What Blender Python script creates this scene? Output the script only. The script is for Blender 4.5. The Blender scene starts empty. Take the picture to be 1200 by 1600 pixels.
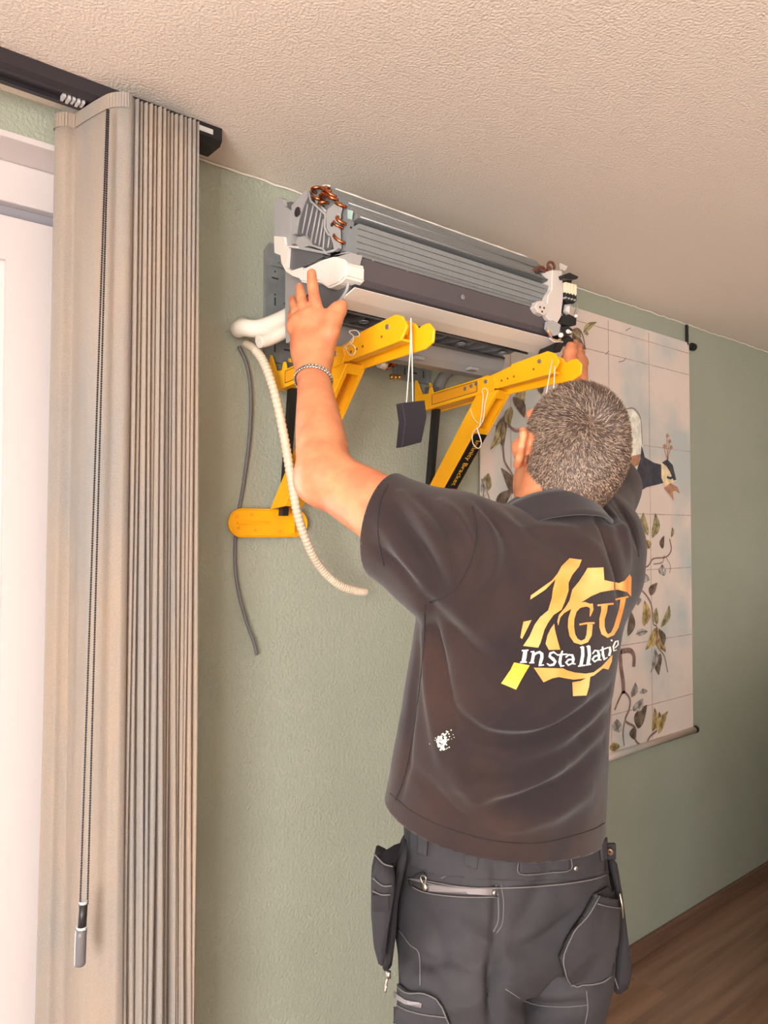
import bpy, bmesh, math, random
import numpy as np
from mathutils import Vector, Matrix, noise
from mathutils.bvhtree import BVHTree

# ------------------------------------------------------------------ camera, world, sun, exposure
SC = bpy.context.scene
COL = SC.collection
FPX, CXP, CYP = 1200.0, 600.0, 800.0
CAM = np.array([0.0, -1.637, 1.625])
YAW = math.atan2(.767, .642)
PITCH = math.radians(1.6)
FW = np.array([math.cos(YAW)*math.cos(PITCH), math.sin(YAW)*math.cos(PITCH), math.sin(PITCH)])
RT = np.array([math.sin(YAW), -math.cos(YAW), 0.0])
UP = np.cross(RT, FW)
cam_data = bpy.data.cameras.new('camera')
cam = bpy.data.objects.new('camera', cam_data)
COL.objects.link(cam)
cam.location = CAM
cam.rotation_euler = Matrix((RT, UP, -FW)).transposed().to_euler()
cam_data.sensor_fit = 'HORIZONTAL'
cam_data.sensor_width = 36.0
cam_data.lens = 36.0
cam_data.clip_start = 0.02
SC.camera = cam
SC.view_settings.view_transform = 'Standard'
SC.view_settings.look = 'None'
SC.view_settings.gamma = 1.0
SC.view_settings.use_curve_mapping = False
SC.view_settings.exposure = 0.68
SC.cycles.use_denoising = True
SC.cycles.max_bounces = 10
SC.cycles.diffuse_bounces = 6
SC.cycles.sample_clamp_indirect = 6.0
SC.cycles.caustics_reflective = False
SC.cycles.caustics_refractive = False

world = bpy.data.worlds.new('daylight')
SC.world = world
world.use_nodes = True
bg = world.node_tree.nodes['Background']
bg.inputs[0].default_value = (1.0, 0.98, 0.96, 1)
bg.inputs[1].default_value = 2.2

def light(name, kind, loc, rot, energy, color, **kw):
    d = bpy.data.lights.new(name, kind)
    d.energy = energy
    d.color = color
    for k, v in kw.items():
        setattr(d, k, v)
    o = bpy.data.objects.new(name, d)
    o.location = loc
    o.rotation_euler = rot
    COL.objects.link(o)
    return o

# sun through the glazed door in the near wall, its patch lies on the floor left of the frame
sun_dir = Vector((-0.10, -0.62, -0.78)).normalized()
light('sun', 'SUN', (0, 3, 4), sun_dir.to_track_quat('-Z', 'Y').to_euler(), 20.0, (1.0, 0.90, 0.78), angle=math.radians(1.0))
# daylight entering by the door beside the curtain and by the window across the room
light('door_daylight', 'AREA', (-0.75, 0.45, 1.3), (math.radians(-90), 0, 0), 70, (1.0, 0.97, 0.94), shape='RECTANGLE', size=2.2, size_y=2.2)
light('garden_window_daylight', 'AREA', (-2.35, -3.1, 1.30), (math.radians(90), 0, math.radians(-90)), 200, (1.0, 0.965, 0.925), shape='RECTANGLE', size=2.4, size_y=2.1)

# ------------------------------------------------------------------ helpers
def ray(px, py):
    return FW + RT*((px-CXP)/FPX) - UP*((py-CYP)/FPX)
def onY(px, py, y):
    r = ray(px, py); return CAM + r*((y-CAM[1])/r[1])
def onX(px, py, x):
    r = ray(px, py); return CAM + r*((x-CAM[0])/r[0])
def onD(px, py, d):
    return CAM + ray(px, py)*d
def V(p):
    return Vector((float(p[0]), float(p[1]), float(p[2])))

def srgb(h):
    if isinstance(h, str):
        h = h.lstrip('#')
        c = [int(h[i:i+2], 16)/255 for i in (0, 2, 4)]
    else:
        c = [v/255 for v in h]
    return tuple((v/12.92 if v <= .04045 else ((v+.055)/1.055)**2.4) for v in c) + (1.0,)

MATS = {}
def mat(name, color, rough=.6, metal=0.0, bump=None, var=None, sss=0.0, spec=None, sheen=0.0, coat=0.0, transmission=0.0, bump2=None):
    """bump=(scale, strength, distance); var=(scale, second colour, low, high)"""
    if name in MATS:
        return MATS[name]
    m = bpy.data.materials.new(name)
    m.use_nodes = True
    nt = m.node_tree
    b = nt.nodes['Principled BSDF']
    c = srgb(color)
    b.inputs['Base Color'].default_value = c
    b.inputs['Roughness'].default_value = rough
    b.inputs['Metallic'].default_value = metal
    if spec is not None: b.inputs['Specular IOR Level'].default_value = spec
    if sheen: b.inputs['Sheen Weight'].default_value = sheen
    if coat: b.inputs['Coat Weight'].default_value = coat
    if transmission: b.inputs['Transmission Weight'].default_value = transmission
    if sss:
        b.inputs['Subsurface Weight'].default_value = sss
        b.inputs['Subsurface Radius'].default_value = (.012, .005, .003)
        b.inputs['Subsurface Scale'].default_value = 1.0
    tc = nt.nodes.new('ShaderNodeTexCoord')
    if var:
        n = nt.nodes.new('ShaderNodeTexNoise')
        mp = nt.nodes.new('ShaderNodeMapping')
        sc = var[0] if isinstance(var[0], (tuple, list)) else (var[0],)*3
        mp.inputs['Scale'].default_value = sc
        nt.links.new(tc.outputs['Object'], mp.inputs[0])
        nt.links.new(mp.outputs[0], n.inputs['Vector'])
        n.inputs['Scale'].default_value = 1.0
        n.inputs['Detail'].default_value = 4.0
        r = nt.nodes.new('ShaderNodeValToRGB')
        r.color_ramp.elements[0].position = var[2]; r.color_ramp.elements[0].color = c
        r.color_ramp.elements[1].position = var[3]; r.color_ramp.elements[1].color = srgb(var[1])
        nt.links.new(n.outputs['Fac'], r.inputs[0])
        nt.links.new(r.outputs[0], b.inputs['Base Color'])
    prev = None
    for bp in (bump, bump2):
        if not bp: continue
        n = nt.nodes.new('ShaderNodeTexNoise')
        mp = nt.nodes.new('ShaderNodeMapping')
        sc = bp[0] if isinstance(bp[0], (tuple, list)) else (bp[0],)*3
        mp.inputs['Scale'].default_value = sc
        nt.links.new(tc.outputs['Object'], mp.inputs[0])
        nt.links.new(mp.outputs[0], n.inputs['Vector'])
        n.inputs['Scale'].default_value = 1.0
        n.inputs['Detail'].default_value = 3.0
        bn = nt.nodes.new('ShaderNodeBump')
        bn.inputs['Strength'].default_value = bp[1]
        bn.inputs['Distance'].default_value = bp[2]
        nt.links.new(n.outputs['Fac'], bn.inputs['Height'])
        if prev: nt.links.new(prev.outputs[0], bn.inputs['Normal'])
        prev = bn
    if prev: nt.links.new(prev.outputs[0], b.inputs['Normal'])
    MATS[name] = m
    return m

def obj(name, me, material=None, parent=None, smooth=False):
    if isinstance(me, bmesh.types.BMesh):
        bm = me
        me = bpy.data.meshes.new(name)
        bm.to_mesh(me); bm.free()
    o = bpy.data.objects.new(name, me)
    COL.objects.link(o)
    if material:
        if isinstance(material, (list, tuple)):
            for m in material: me.materials.append(m)
        else: me.materials.append(material)
    if parent: o.parent = parent
    if smooth:
        for p in me.polygons: p.use_smooth = True
    return o

def tag(o, label=None, cat=None, group=None, kind=None):
    if label: o['label'] = label
    if cat: o['category'] = cat
    if group: o['group'] = group
    if kind: o['kind'] = kind
    return o

def thing(name, loc, label, cat, group=None):
    o = bpy.data.objects.new(name, None)
    COL.objects.link(o)
    o.location = loc
    o.empty_display_size = .05
    return tag(o, label, cat, group)

def adopt(parent, o):
    """parent keeping the world-space mesh where it stands"""
    o.parent = parent
    o.matrix_parent_inverse = Matrix.Translation(parent.location).inverted() if parent.type == 'EMPTY' and parent.parent is None else Matrix.Identity(4)
    return o

SPLIT = {'cap', 'slot', 'rib', 'wire_cap', 'pin_hole', 'zip_slider', 'bottom_rod_end', 'vane_ring', 'chassis_tab', 'bolt_hole', 'pan_screw', 'screw', 'glider', 'foot_stud', 'brass_nut', 'string_strand', 'string', 'plate_rib', 'plate_edge', 'clip_hole', 'terminal_screw'}
def islands(bm):
    seen = set(); out = []
    for v in bm.verts:
        if v in seen: continue
        seen.add(v); st = [v]; comp = []
        while st:
            a = st.pop(); comp.append(a)
            for e in a.link_edges:
                b = e.other_vert(a)
                if b not in seen: seen.add(b); st.append(b)
        nb = bmesh.new(); ix = {v_: nb.verts.new(v_.co) for v_ in comp}
        done = set()
        for v_ in comp:
            for f in v_.link_faces:
                if f in done: continue
                done.add(f); nf = nb.faces.new([ix[q] for q in f.verts]); nf.smooth = f.smooth
        out.append(nb)
    bm.free()
    return out
def part(name, bm, m, parent, smooth=False):
    if isinstance(bm, bmesh.types.BMesh) and (name in SPLIT or name.startswith('printed_')):
        os_ = [adopt(parent, obj(name, b, m, None, smooth)) for b in islands(bm)]
        return os_[0]
    return adopt(parent, obj(name, bm, m, None, smooth))

def box(bm, lo, hi, bevel=0.0):
    v = [bm.verts.new((x, y, z)) for x in (lo[0], hi[0]) for y in (lo[1], hi[1]) for z in (lo[2], hi[2])]
    fs = [bm.faces.new([v[i] for i in q]) for q in ((0,1,3,2),(4,6,7,5),(0,4,5,1),(2,3,7,6),(0,2,6,4),(1,5,7,3))]
    if bevel:
        es = list({e for f in fs for e in f.edges})
        bmesh.ops.bevel(bm, geom=es, offset=bevel, segments=2, affect='EDGES', profile=.5)
    return bm

def BX(lo, hi, bevel=0.0):
    return box(bmesh.new(), lo, hi, bevel)

def obox(bm, c, ax, half, bevel=0.0):
    """oriented box: centre, three axes, half sizes"""
    b2 = bmesh.new()
    box(b2, (-half[0], -half[1], -half[2]), (half[0], half[1], half[2]), bevel)
    M = Matrix((tuple(ax[0]), tuple(ax[1]), tuple(ax[2]))).transposed().to_4x4()
    M.translation = V(c)
    bmesh.ops.transform(b2, matrix=M, verts=b2.verts)
    merge(bm, b2)
    return bm

def merge(bm, b2):
    idx = {}
    for v in b2.verts: idx[v] = bm.verts.new(v.co)
    for f in b2.faces:
        nf = bm.faces.new([idx[v] for v in f.verts]); nf.smooth = f.smooth
    b2.free()

def prism(bm, poly, axis, lo, hi):
    """poly in the two other axes (cyclic order), extruded along axis between lo and hi"""
    def pt(p, t):
        if axis == 0: return (t, p[0], p[1])
        if axis == 1: return (p[0], t, p[1])
        return (p[0], p[1], t)
    a = [bm.verts.new(pt(p, lo)) for p in poly]
    b = [bm.verts.new(pt(p, hi)) for p in poly]
    n = len(poly)
    bm.faces.new(a); bm.faces.new(b[::-1])
    for i in range(n):
        bm.faces.new((a[i], b[i], b[(i+1) % n], a[(i+1) % n]))
    bmesh.ops.recalc_face_normals(bm, faces=bm.faces)
    return bm

def catmull(pts, n=8):
    P = [np.array(p, float) for p in pts]
    P = [2*P[0]-P[1]] + P + [2*P[-1]-P[-2]]
    out = []
    for i in range(1, len(P)-2):
        for k in range(n):
            t = k/n
            out.append(.5*((2*P[i]) + (-P[i-1]+P[i+1])*t + (2*P[i-1]-5*P[i]+4*P[i+1]-P[i+2])*t*t + (-P[i-1]+3*P[i]-3*P[i+1]+P[i+2])*t**3))
    out.append(P[-2])
    return out

def tube(bm, pts, r, seg=8, caps=True, closed=False):
    """r: number or function of parameter 0..1"""
    P = [V(p) for p in pts]
    n = len(P)
    rings = []
    prev = None
    for i in range(n):
        a = P[(i-1) % n] if (closed or i > 0) else P[i]
        b = P[(i+1) % n] if (closed or i < n-1) else P[i]
        t = (b-a).normalized()
        if prev is None:
            u = t.orthogonal().normalized()
        else:
            u = (prev - t*prev.dot(t)).normalized()
        prev = u
        w = t.cross(u)
        rr = r(i/(n-1)) if callable(r) else r
        rings.append([bm.verts.new(P[i] + (u*math.cos(2*math.pi*k/seg) + w*math.sin(2*math.pi*k/seg))*rr) for k in range(seg)])
    for i in range(n if closed else n-1):
        A, B = rings[i], rings[(i+1) % n]
        for k in range(seg):
            f = bm.faces.new((A[k], A[(k+1) % seg], B[(k+1) % seg], B[k])); f.smooth = True
    if caps and not closed:
        bm.faces.new(rings[0][::-1]); bm.faces.new(rings[-1])
    return bm

def disc(bm, c, n, r, h, seg=12):
    n = V(n).normalized()
    return tube(bm, [V(c)-n*h*.5, V(c)+n*h*.5], r, seg)

def cube_uvless_quad(bm, pts):
    return bm.faces.new([bm.verts.new(V(p)) for p in pts])
# ------------------------------------------------------------------ room shell
FZ = 0.03           # floor height
HZ = 2.505          # ceiling height
XL, XR, YB = -1.9, 6.2, -4.5
WX0, WX1, WZ1 = -1.55, 0.60, 2.424    # door opening in the near wall

m_wall = mat('sage_plaster', (166, 171, 156), .85, bump=(120, .65, .005), bump2=(330, .40, .0018), var=(3, (160, 166, 151), .35, .65))
m_white_wall = mat('white_plaster', (232, 226, 216), .9, bump=(75, .4, .004))
m_ceil = mat('ceiling_stucco', (238, 227, 216), .92, bump=(170, .65, .0045), bump2=(420, .35, .0018))
m_pvc = mat('white_pvc', (214, 207, 207), .35)
m_gap = mat('frame_shadow_gap_grey', (150, 148, 156), .6)
m_glass = bpy.data.materials.new('clear_glass'); m_glass.use_nodes = True      # thin clear pane: passes light, faint mirror
_nt = m_glass.node_tree; _nt.nodes.remove(_nt.nodes['Principled BSDF'])
_t = _nt.nodes.new('ShaderNodeBsdfTransparent'); _g = _nt.nodes.new('ShaderNodeBsdfGlossy'); _g.inputs['Roughness'].default_value = .02
_f = _nt.nodes.new('ShaderNodeFresnel'); _f.inputs['IOR'].default_value = 1.45; _m = _nt.nodes.new('ShaderNodeMixShader')
_nt.links.new(_f.outputs[0], _m.inputs[0]); _nt.links.new(_t.outputs[0], _m.inputs[1]); _nt.links.new(_g.outputs[0], _m.inputs[2])
_nt.links.new(_m.outputs[0], _nt.nodes['Material Output'].inputs['Surface'])
m_base = mat('brown_baseboard', (128, 98, 80), .45, var=((3, 60, 60), (104, 78, 64), .3, .7))

bm = bmesh.new()
box(bm, (WX1, 0, FZ-.02), (XR, .25, HZ+.02))
box(bm, (XL, 0, FZ-.02), (WX0, .25, HZ+.02))
box(bm, (WX0, 0, WZ1), (WX1, .25, HZ+.02))
tag(obj('wall_back', bm, m_wall), kind='structure', label='sage green plastered wall behind the air conditioner')
bm = bmesh.new()
box(bm, (XL-.2, YB-.2, FZ-.02), (XR, YB, HZ+.02))
tag(obj('wall_front', bm, m_white_wall), kind='structure')
GY0, GY1, GZ0, GZ1 = -4.3, -1.9, .25, 2.35       # garden window in the side wall
bm = bmesh.new()
box(bm, (XL-.2, YB, FZ-.02), (XL, GY0, HZ+.02)); box(bm, (XL-.2, GY1, FZ-.02), (XL, .25, HZ+.02))
box(bm, (XL-.2, GY0, FZ-.02), (XL, GY1, GZ0)); box(bm, (XL-.2, GY0, GZ1), (XL, GY1, HZ+.02))
tag(obj('wall_left', bm, m_white_wall), kind='structure')
# unseen low blocker, added to shade the far end of the wall
tag(obj('shade_blocker', BX((1.82, -1.02, FZ-.004), (4.6, -.90, 1.16), .004), m_wall), kind='structure')
tag(obj('wall_right', BX((XR, YB, FZ-.02), (XR+.2, .25, HZ+.02)), m_wall), kind='structure')
tag(obj('ceiling', BX((XL-.2, YB-.2, HZ), (XR+.2, .25, HZ+.15)), m_ceil), kind='structure', label='rough textured off-white ceiling')
# thin paint line where wall meets ceiling
bm = bmesh.new()
pts = []
random.seed(3)
x = .80
while x < 5.5:
    pts.append((x, -.003, HZ-.004 - random.random()*.004)); x += .03
tube(bm, pts, lambda t: .0028, 5)
tag(obj('trim_1', bm, m_white_wall), kind='structure', label='thin uneven white sealant line under the ceiling')

# ------------------------------------------------------------------ floor: laminate planks along the wall
m_sub = mat('screed', (60, 48, 42), .9)
floor = tag(obj('floor', BX((XL, YB, FZ-.05), (XR, 0, FZ-.004)), m_sub), kind='structure', label='brown laminate plank floor')
def plank_mat(name, c1, c2):
    m = mat(name, c1, .42, var=((1.1, 22, 10), c2, .30, .72), bump=((4, 160, 40), .12, .002))
    return m
pm = [plank_mat('plank_wood_brown', (168, 132, 108), (128, 96, 78)), plank_mat('plank_wood_grey', (160, 128, 108), (118, 92, 76)), plank_mat('plank_wood_dark', (152, 115, 94), (112, 84, 69))]
PW, PL = .192, 1.29
proto = {}
random.seed(5)
row = 0
y = -.004
while y - PW > -2.6:
    off = (row*.47) % PL
    x = 1.2 - off
    while x < 5.6:
        x1 = min(x+PL, 5.6)
        key = (row*7 + int(x*3)) % 3
        if key not in proto:
            b = bmesh.new(); box(b, (0, -PW+.0012, -.008), (PL-.0012, 0, 0), .0015)
            me = bpy.data.meshes.new('plank'); b.to_mesh(me); b.free(); me.materials.append(pm[key]); proto[key] = me
        o = bpy.data.objects.new('plank', proto[key]); COL.objects.link(o)
        o.parent = floor; o.location = (x, y, FZ)
        x += PL
    y -= PW; row += 1
bm = BX((XL, YB, FZ-.0042), (XR, 0, FZ-.0010))
o = obj('plank_field', bm, pm[0]); o.parent = floor; o['kind'] = 'stuff'

tag(obj('baseboard_back', BX((.62, -.016, FZ), (XR, 0, FZ+.066), .003), m_base), kind='structure', label='brown wooden baseboard along the sage wall')

# ------------------------------------------------------------------ glazed door at the left edge
win = bpy.data.objects.new('window_1', None); COL.objects.link(win); win.location = (-.4, .15, FZ)
tag(win, kind='structure', label='white framed glazed door beside the curtain')
bm = bmesh.new()   # white lining of the reveal
box(bm, (WX0, -.004, WZ1-.012), (WX1, .25, WZ1+.0)); box(bm, (WX1-.012, -.004, FZ), (WX1, .25, WZ1-.012)); box(bm, (WX0, -.004, FZ), (WX0+.012, .25, WZ1-.012))
part('reveal_lining', bm, m_pvc, win)
bm = bmesh.new()   # fixed frame
box(bm, (WX0+.012, .10, 2.325), (WX1-.012, .17, 2.412), .004); box(bm, (WX1-.07, .10, FZ), (WX1-.012, .17, 2.325), .004)
box(bm, (WX0+.012, .10, FZ), (WX0+.07, .17, 2.325), .004); box(bm, (WX0+.012, .10, FZ), (WX1-.012, .17, FZ+.05), .004)
part('fixed_frame', bm, m_pvc, win)
bm = bmesh.new()  # grey strips paint the shaded gap between sash and fixed frame
box(bm, (WX0+.08, .125, 2.292), (WX1-.071, .16, 2.324)); box(bm, (WX1-.105, .125, FZ+.06), (WX1-.071, .16, 2.292))
part('shadow_gap_strip', bm, m_gap, win)
def frame_quad(bm, x0, x1, z0, z1, w, y0, y1):
    o_ = [(x0, z0), (x1, z0), (x1, z1), (x0, z1)]
    i_ = [(x0+w, z0+w), (x1-w, z0+w), (x1-w, z1-w), (x0+w, z1-w)]
    for k in range(4):     # four mitred rails
        g = .0006
        a, b_, c, d = o_[k], o_[(k+1) % 4], i_[(k+1) % 4], i_[k]
        prism(bm, [a, b_, c, d], 1, y0, y1)
sx1 = .506
for (x0, x1) in ((WX0+.085, -.50), (-.49, sx1)):
    bm = bmesh.new(); frame_quad(bm, x0, x1, FZ+.065, 2.288, .092, .085, .155)
    s = part('sash', bm, m_pvc, win)
    bm = bmesh.new(); frame_quad(bm, x0+.092, x1-.092, FZ+.157, 2.196, .016, .100, .13)
    o = obj('glazing_bead', bm, m_pvc); o.parent = s
    o = obj('pane', BX((x0+.1, .118, FZ+.165), (x1-.1, .124, 2.188)), m_glass); o.parent = s
# garden window in the side wall, out of frame behind the camera
w2 = bpy.data.objects.new('window_2', None); COL.objects.link(w2); w2.location = (XL-.1, -3.1, GZ0); tag(w2, kind='structure')
bm = bmesh.new()
for y0_, y1_, z0_, z1_ in ((GY0, GY1, GZ0, GZ0+.07), (GY0, GY1, GZ1-.07, GZ1), (GY0, GY0+.07, GZ0, GZ1), (GY1-.07, GY1, GZ0, GZ1), (-3.13, -3.07, GZ0, GZ1)): box(bm, (XL-.13, y0_, z0_), (XL-.06, y1_, z1_))
part('frame', bm, m_pvc, w2)

# ------------------------------------------------------------------ curtain rail, curtain, cord
m_rail = mat('anthracite_aluminium', (58, 54, 60), .42, metal=.35)
m_black = mat('black_plastic', (26, 25, 27), .45)
m_label = mat('white_label', (205, 203, 205), .5)
rail = thing('curtain_rail', (-.3, -.1, HZ), 'dark anthracite curtain rail fixed to the ceiling above the curtain', 'curtain rail')
bm = bmesh.new()
prism(bm, [(-.146, HZ), (-.146, HZ-.026), (-.136, HZ-.034), (-.128, HZ-.034), (-.128, HZ-.026), (-.096, HZ-.026), (-.096, HZ-.034), (-.084, HZ-.034), (-.076, HZ-.026), (-.076, HZ)], 0, -1.7, .765)
part('track', bm, m_rail, rail)
bm = bmesh.new()
prism(bm, [(-.148, HZ), (-.148, HZ-.028), (-.138, HZ-.037), (-.082, HZ-.037), (-.074, HZ-.028), (-.074, HZ)], 0, .715, .787)
part('end_cap', bm, m_black, rail)
part('sticker', BX((.728, -.1492, HZ-.021), (.765, -.148, HZ-.010)), m_label, rail)
bm = bmesh.new()
for k in range(5): box(bm, (.462+.009*k, -.122, HZ-.037-.002*(k % 2)), (.467+.009*k, -.102, HZ-.028))
part('glider', bm, m_label, rail)

def curtain_material():
    m = bpy.data.materials.new('woven_curtain_fabric'); m.use_nodes = True
    nt = m.node_tree; b = nt.nodes['Principled BSDF']
    tc = nt.nodes.new('ShaderNodeTexCoord')
    def nz(scale, det, rough=.6):
        mp = nt.nodes.new('ShaderNodeMapping'); mp.inputs['Scale'].default_value = scale
        n = nt.nodes.new('ShaderNodeTexNoise'); n.inputs['Scale'].default_value = 1; n.inputs['Detail'].default_value = det; n.inputs['Roughness'].default_value = rough
        nt.links.new(tc.outputs['Object'], mp.inputs[0]); nt.links.new(mp.outputs[0], n.inputs['Vector']); return n
    n1 = nz((1000, 1000, 700), 2); n2 = nz((9, 9, 1.6), 3); n3 = nz((700, 700, 700), 1)
    r1 = nt.nodes.new('ShaderNodeValToRGB')
    r1.color_ramp.elements[0].position = .30; r1.color_ramp.elements[0].color = srgb((116, 111, 108))
    r1.color_ramp.elements[1].position = .70; r1.color_ramp.elements[1].color = srgb((174, 165, 154))
    r2 = nt.nodes.new('ShaderNodeValToRGB')
    r2.color_ramp.elements[0].position = .32; r2.color_ramp.elements[0].color = srgb((136, 140, 144))
    r2.color_ramp.elements[1].position = .68; r2.color_ramp.elements[1].color = srgb((184, 156, 130))
    mx = nt.nodes.new('ShaderNodeMix'); mx.data_type = 'RGBA'; mx.inputs[0].default_value = .45
    nt.links.new(n1.outputs['Fac'], r1.inputs[0]); nt.links.new(n2.outputs['Fac'], r2.inputs[0])
    nt.links.new(r1.outputs[0], mx.inputs[6]); nt.links.new(r2.outputs[0], mx.inputs[7])
    nt.links.new(mx.outputs[2], b.inputs['Base Color'])
    b.inputs['Roughness'].default_value = .95; b.inputs['Sheen Weight'].default_value = .2
    b.inputs['Specular IOR Level'].default_value = .15
    bn = nt.nodes.new('ShaderNodeBump'); bn.inputs['Strength'].default_value = .5; bn.inputs['Distance'].default_value = .001
    nt.links.new(n3.outputs['Fac'], bn.inputs['Height']); nt.links.new(bn.outputs[0], b.inputs['Normal'])
    return m
m_curtain = curtain_material()
CZ1 = HZ-.036
# plan outline (x, y) of the folded cloth: trailing edge, wide lead panel, then tight pleats
lead = [(.484, -.020), (.472, -.040), (.484, -.062), (.502, -.066), (.506, -.085), (.513, -.12), (.521, -.155), (.530, -.185), (.545, -.203), (.561, -.208), (.571, -.198)]
plan_top = [np.array(p) for p in catmull(lead, 4)]
npl = 15
random.seed(11)
pleats = []
for i in range(npl):
    xa = .573 + (.700-.573)*i/(npl-1)
    fy = -.205 + random.uniform(-.004, .004)
    by = -.12 + random.uniform(-.02, .02)
    pleats += [(xa, by), (xa+.0015, fy+.006), (xa+.0045, fy), (xa+.0072, fy+.007)]
pleats += [(.709, -.10), (.716, -.158), (.7205, -.163), (.7255, -.155), (.729, -.06), (.733, -.035)]
plan = plan_top + [np.array(p) for p in pleats]
nz_ = 30
bm = bmesh.new(); grid = []
for j in range(nz_+1):
    t = j/nz_                      # 0 top .. 1 bottom
    z = CZ1 + (FZ+.012-CZ1)*t
    rowv = []
    for i, p in enumerate(plan):
        w = noise.noise(Vector((i*.35, t*2.2, 3.1)))*.010*t + noise.noise(Vector((i*.11, t*1.1, 9.7)))*.016*t
        s = 1 + .06*t
        x = .60 + (p[0]-.60)*s + w - .004*t
        y = p[1] + noise.noise(Vector((i*.5, t*1.7, 5.5)))*.022*t*(1 if i > len(plan_top) else .3)
        rowv.append(bm.verts.new((x, y, z)))
    grid.append(rowv)
for j in range(nz_):
    for i in range(len(plan)-1):
        f = bm.faces.new((grid[j][i], grid[j+1][i], grid[j+1][i+1], grid[j][i+1])); f.smooth = True
curt = thing('pleated_curtain', (.6, -.12, FZ), 'beige woven curtain drawn into a tight pleated stack beside the door', 'curtain')
fab = part('fabric', bm, m_curtain, curt)
sm = fab.modifiers.new('thick', 'SOLIDIFY'); sm.thickness = .0016; sm.offset = 0
bm = bmesh.new()      # top hem fold
for k, (a, b) in enumerate(((0, 13), (13, len(plan_top)))):
    for i in range(a, min(b, len(plan_top))-1):
        p, q = plan_top[i], plan_top[i+1]
        n = np.array([-(q-p)[1], (q-p)[0]]); n = n/np.linalg.norm(n)
        if n[0] > 0: n = -n
        e = .0028
        cube_uvless_quad(bm, [(p[0]+n[0]*e, p[1]+n[1]*e, CZ1-.028), (q[0]+n[0]*e, q[1]+n[1]*e, CZ1-.028), (q[0]+n[0]*e, q[1]+n[1]*e, CZ1+.001), (p[0]+n[0]*e, p[1]+n[1]*e, CZ1+.001)])
part('top_hem', bm, m_curtain, curt)

m_chain = mat('black_bead_chain', (44, 42, 44), .4)
m_weight = mat('grey_weight', (112, 110, 112), .35)
m_clear = mat('clear_plastic_cap', (205, 208, 210), .2)
cord = thing('pull_chain', (.49, -.215, .85), 'black bead chain loop with grey weight hanging in front of the curtain', 'pull chain')
ctop = onY(167, 172, -.19); 
def chain(px_bot, dy):
    a = onY(168, 172, -.215) + np.array([dy*.5, 0, 0]); b = onY(px_bot, 1412, -.228)
    bm = bmesh.new(); n = 330
    ico = bmesh.new(); bmesh.ops.create_icosphere(ico, subdivisions=1, radius=.00235)
    vs = [v.co.copy() for v in ico.verts]; fs = [[v.index for v in f.verts] for f in ico.faces]; ico.free()
    for i in range(n):
        t = i/(n-1); c = V(a*(1-t)+b*t) + Vector((0, 0, 0))
        nv = [bm.verts.new(c+q) for q in vs]
        for f in fs: bm.faces.new([nv[k] for k in f])
    tube(bm, [a, b], .0009, 4)
    return bm
for pxb, dy in ((125, -.002), (136.5, .004)):
    c = part('bead_chain', chain(pxb, dy), m_chain, cord); c['kind'] = 'stuff'
wc = onY(130, 1412, -.228)
bm = bmesh.new(); tube(bm, [wc, wc-np.array([.002, 0, .044])], .0078, 10); part('cord_clip', bm, m_chain, cord)
bm = bmesh.new(); disc(bm, wc+np.array([0, 0, .002]), (0, 0, 1), .0074, .006); disc(bm, wc-np.array([.002, 0, .042]), (0, 0, 1), .0088, .006); part('cap', bm, m_clear, cord)
w0 = wc-np.array([.0025, 0, .044])
bm = bmesh.new(); tube(bm, [w0, w0-np.array([.001, 0, .01]), w0-np.array([.002, 0, .058]), w0-np.array([.002, 0, .062])], lambda t: .0100 if t < .9 else .0088, 14); part('weight', bm, m_weight, cord)
# ------------------------------------------------------------------ wall hanging
m_canvas = mat('printed_canvas', (226, 212, 204), .85, var=((2.8, 2.8, 2.8), (190, 197, 197), .46, .64), bump=(900, .15, .0005))
m_bar = mat('hanging_rod_black', (28, 27, 28), .5)
TX0, TX1, TZ0, TZ1 = 1.75, 3.02, .805, 2.42
tap = thing('wall_hanging', (2.4, -.01, TZ0), 'large cream canvas wall hanging printed with a peacock, leaves and tile lines', 'wall hanging')
part('canvas', BX((TX0, -.012, TZ0), (TX1, -.008, TZ1)), m_canvas, tap)
bm = bmesh.new(); tube(bm, [(TX1-.002, -.012, TZ1-.012), (TX1+.03, -.012, TZ1-.012)], .0065, 10)
disc(bm, (TX1+.03, -.012, TZ1-.012), (1, 0, 0), .016, .018)
part('top_rod', bm, m_bar, tap)
bm = bmesh.new(); tube(bm, [(TX0, -.014, TZ0+.012), (TX1, -.014, TZ0+.012)], .014, 10); part('bottom_sleeve', bm, m_canvas, tap)
bm = bmesh.new(); disc(bm, (TX1+.010, -.014, TZ0+.012), (1, 0, 0), .015, .018); disc(bm, (TX0-.010, -.014, TZ0+.012), (1, 0, 0), .015, .018); part('bottom_rod_end', bm, m_bar, tap)
part('hanging_strap', BX((TX1-.015, -.012, TZ1-.01), (TX1-.003, -.004, TZ1+.075)), m_bar, tap)

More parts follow.
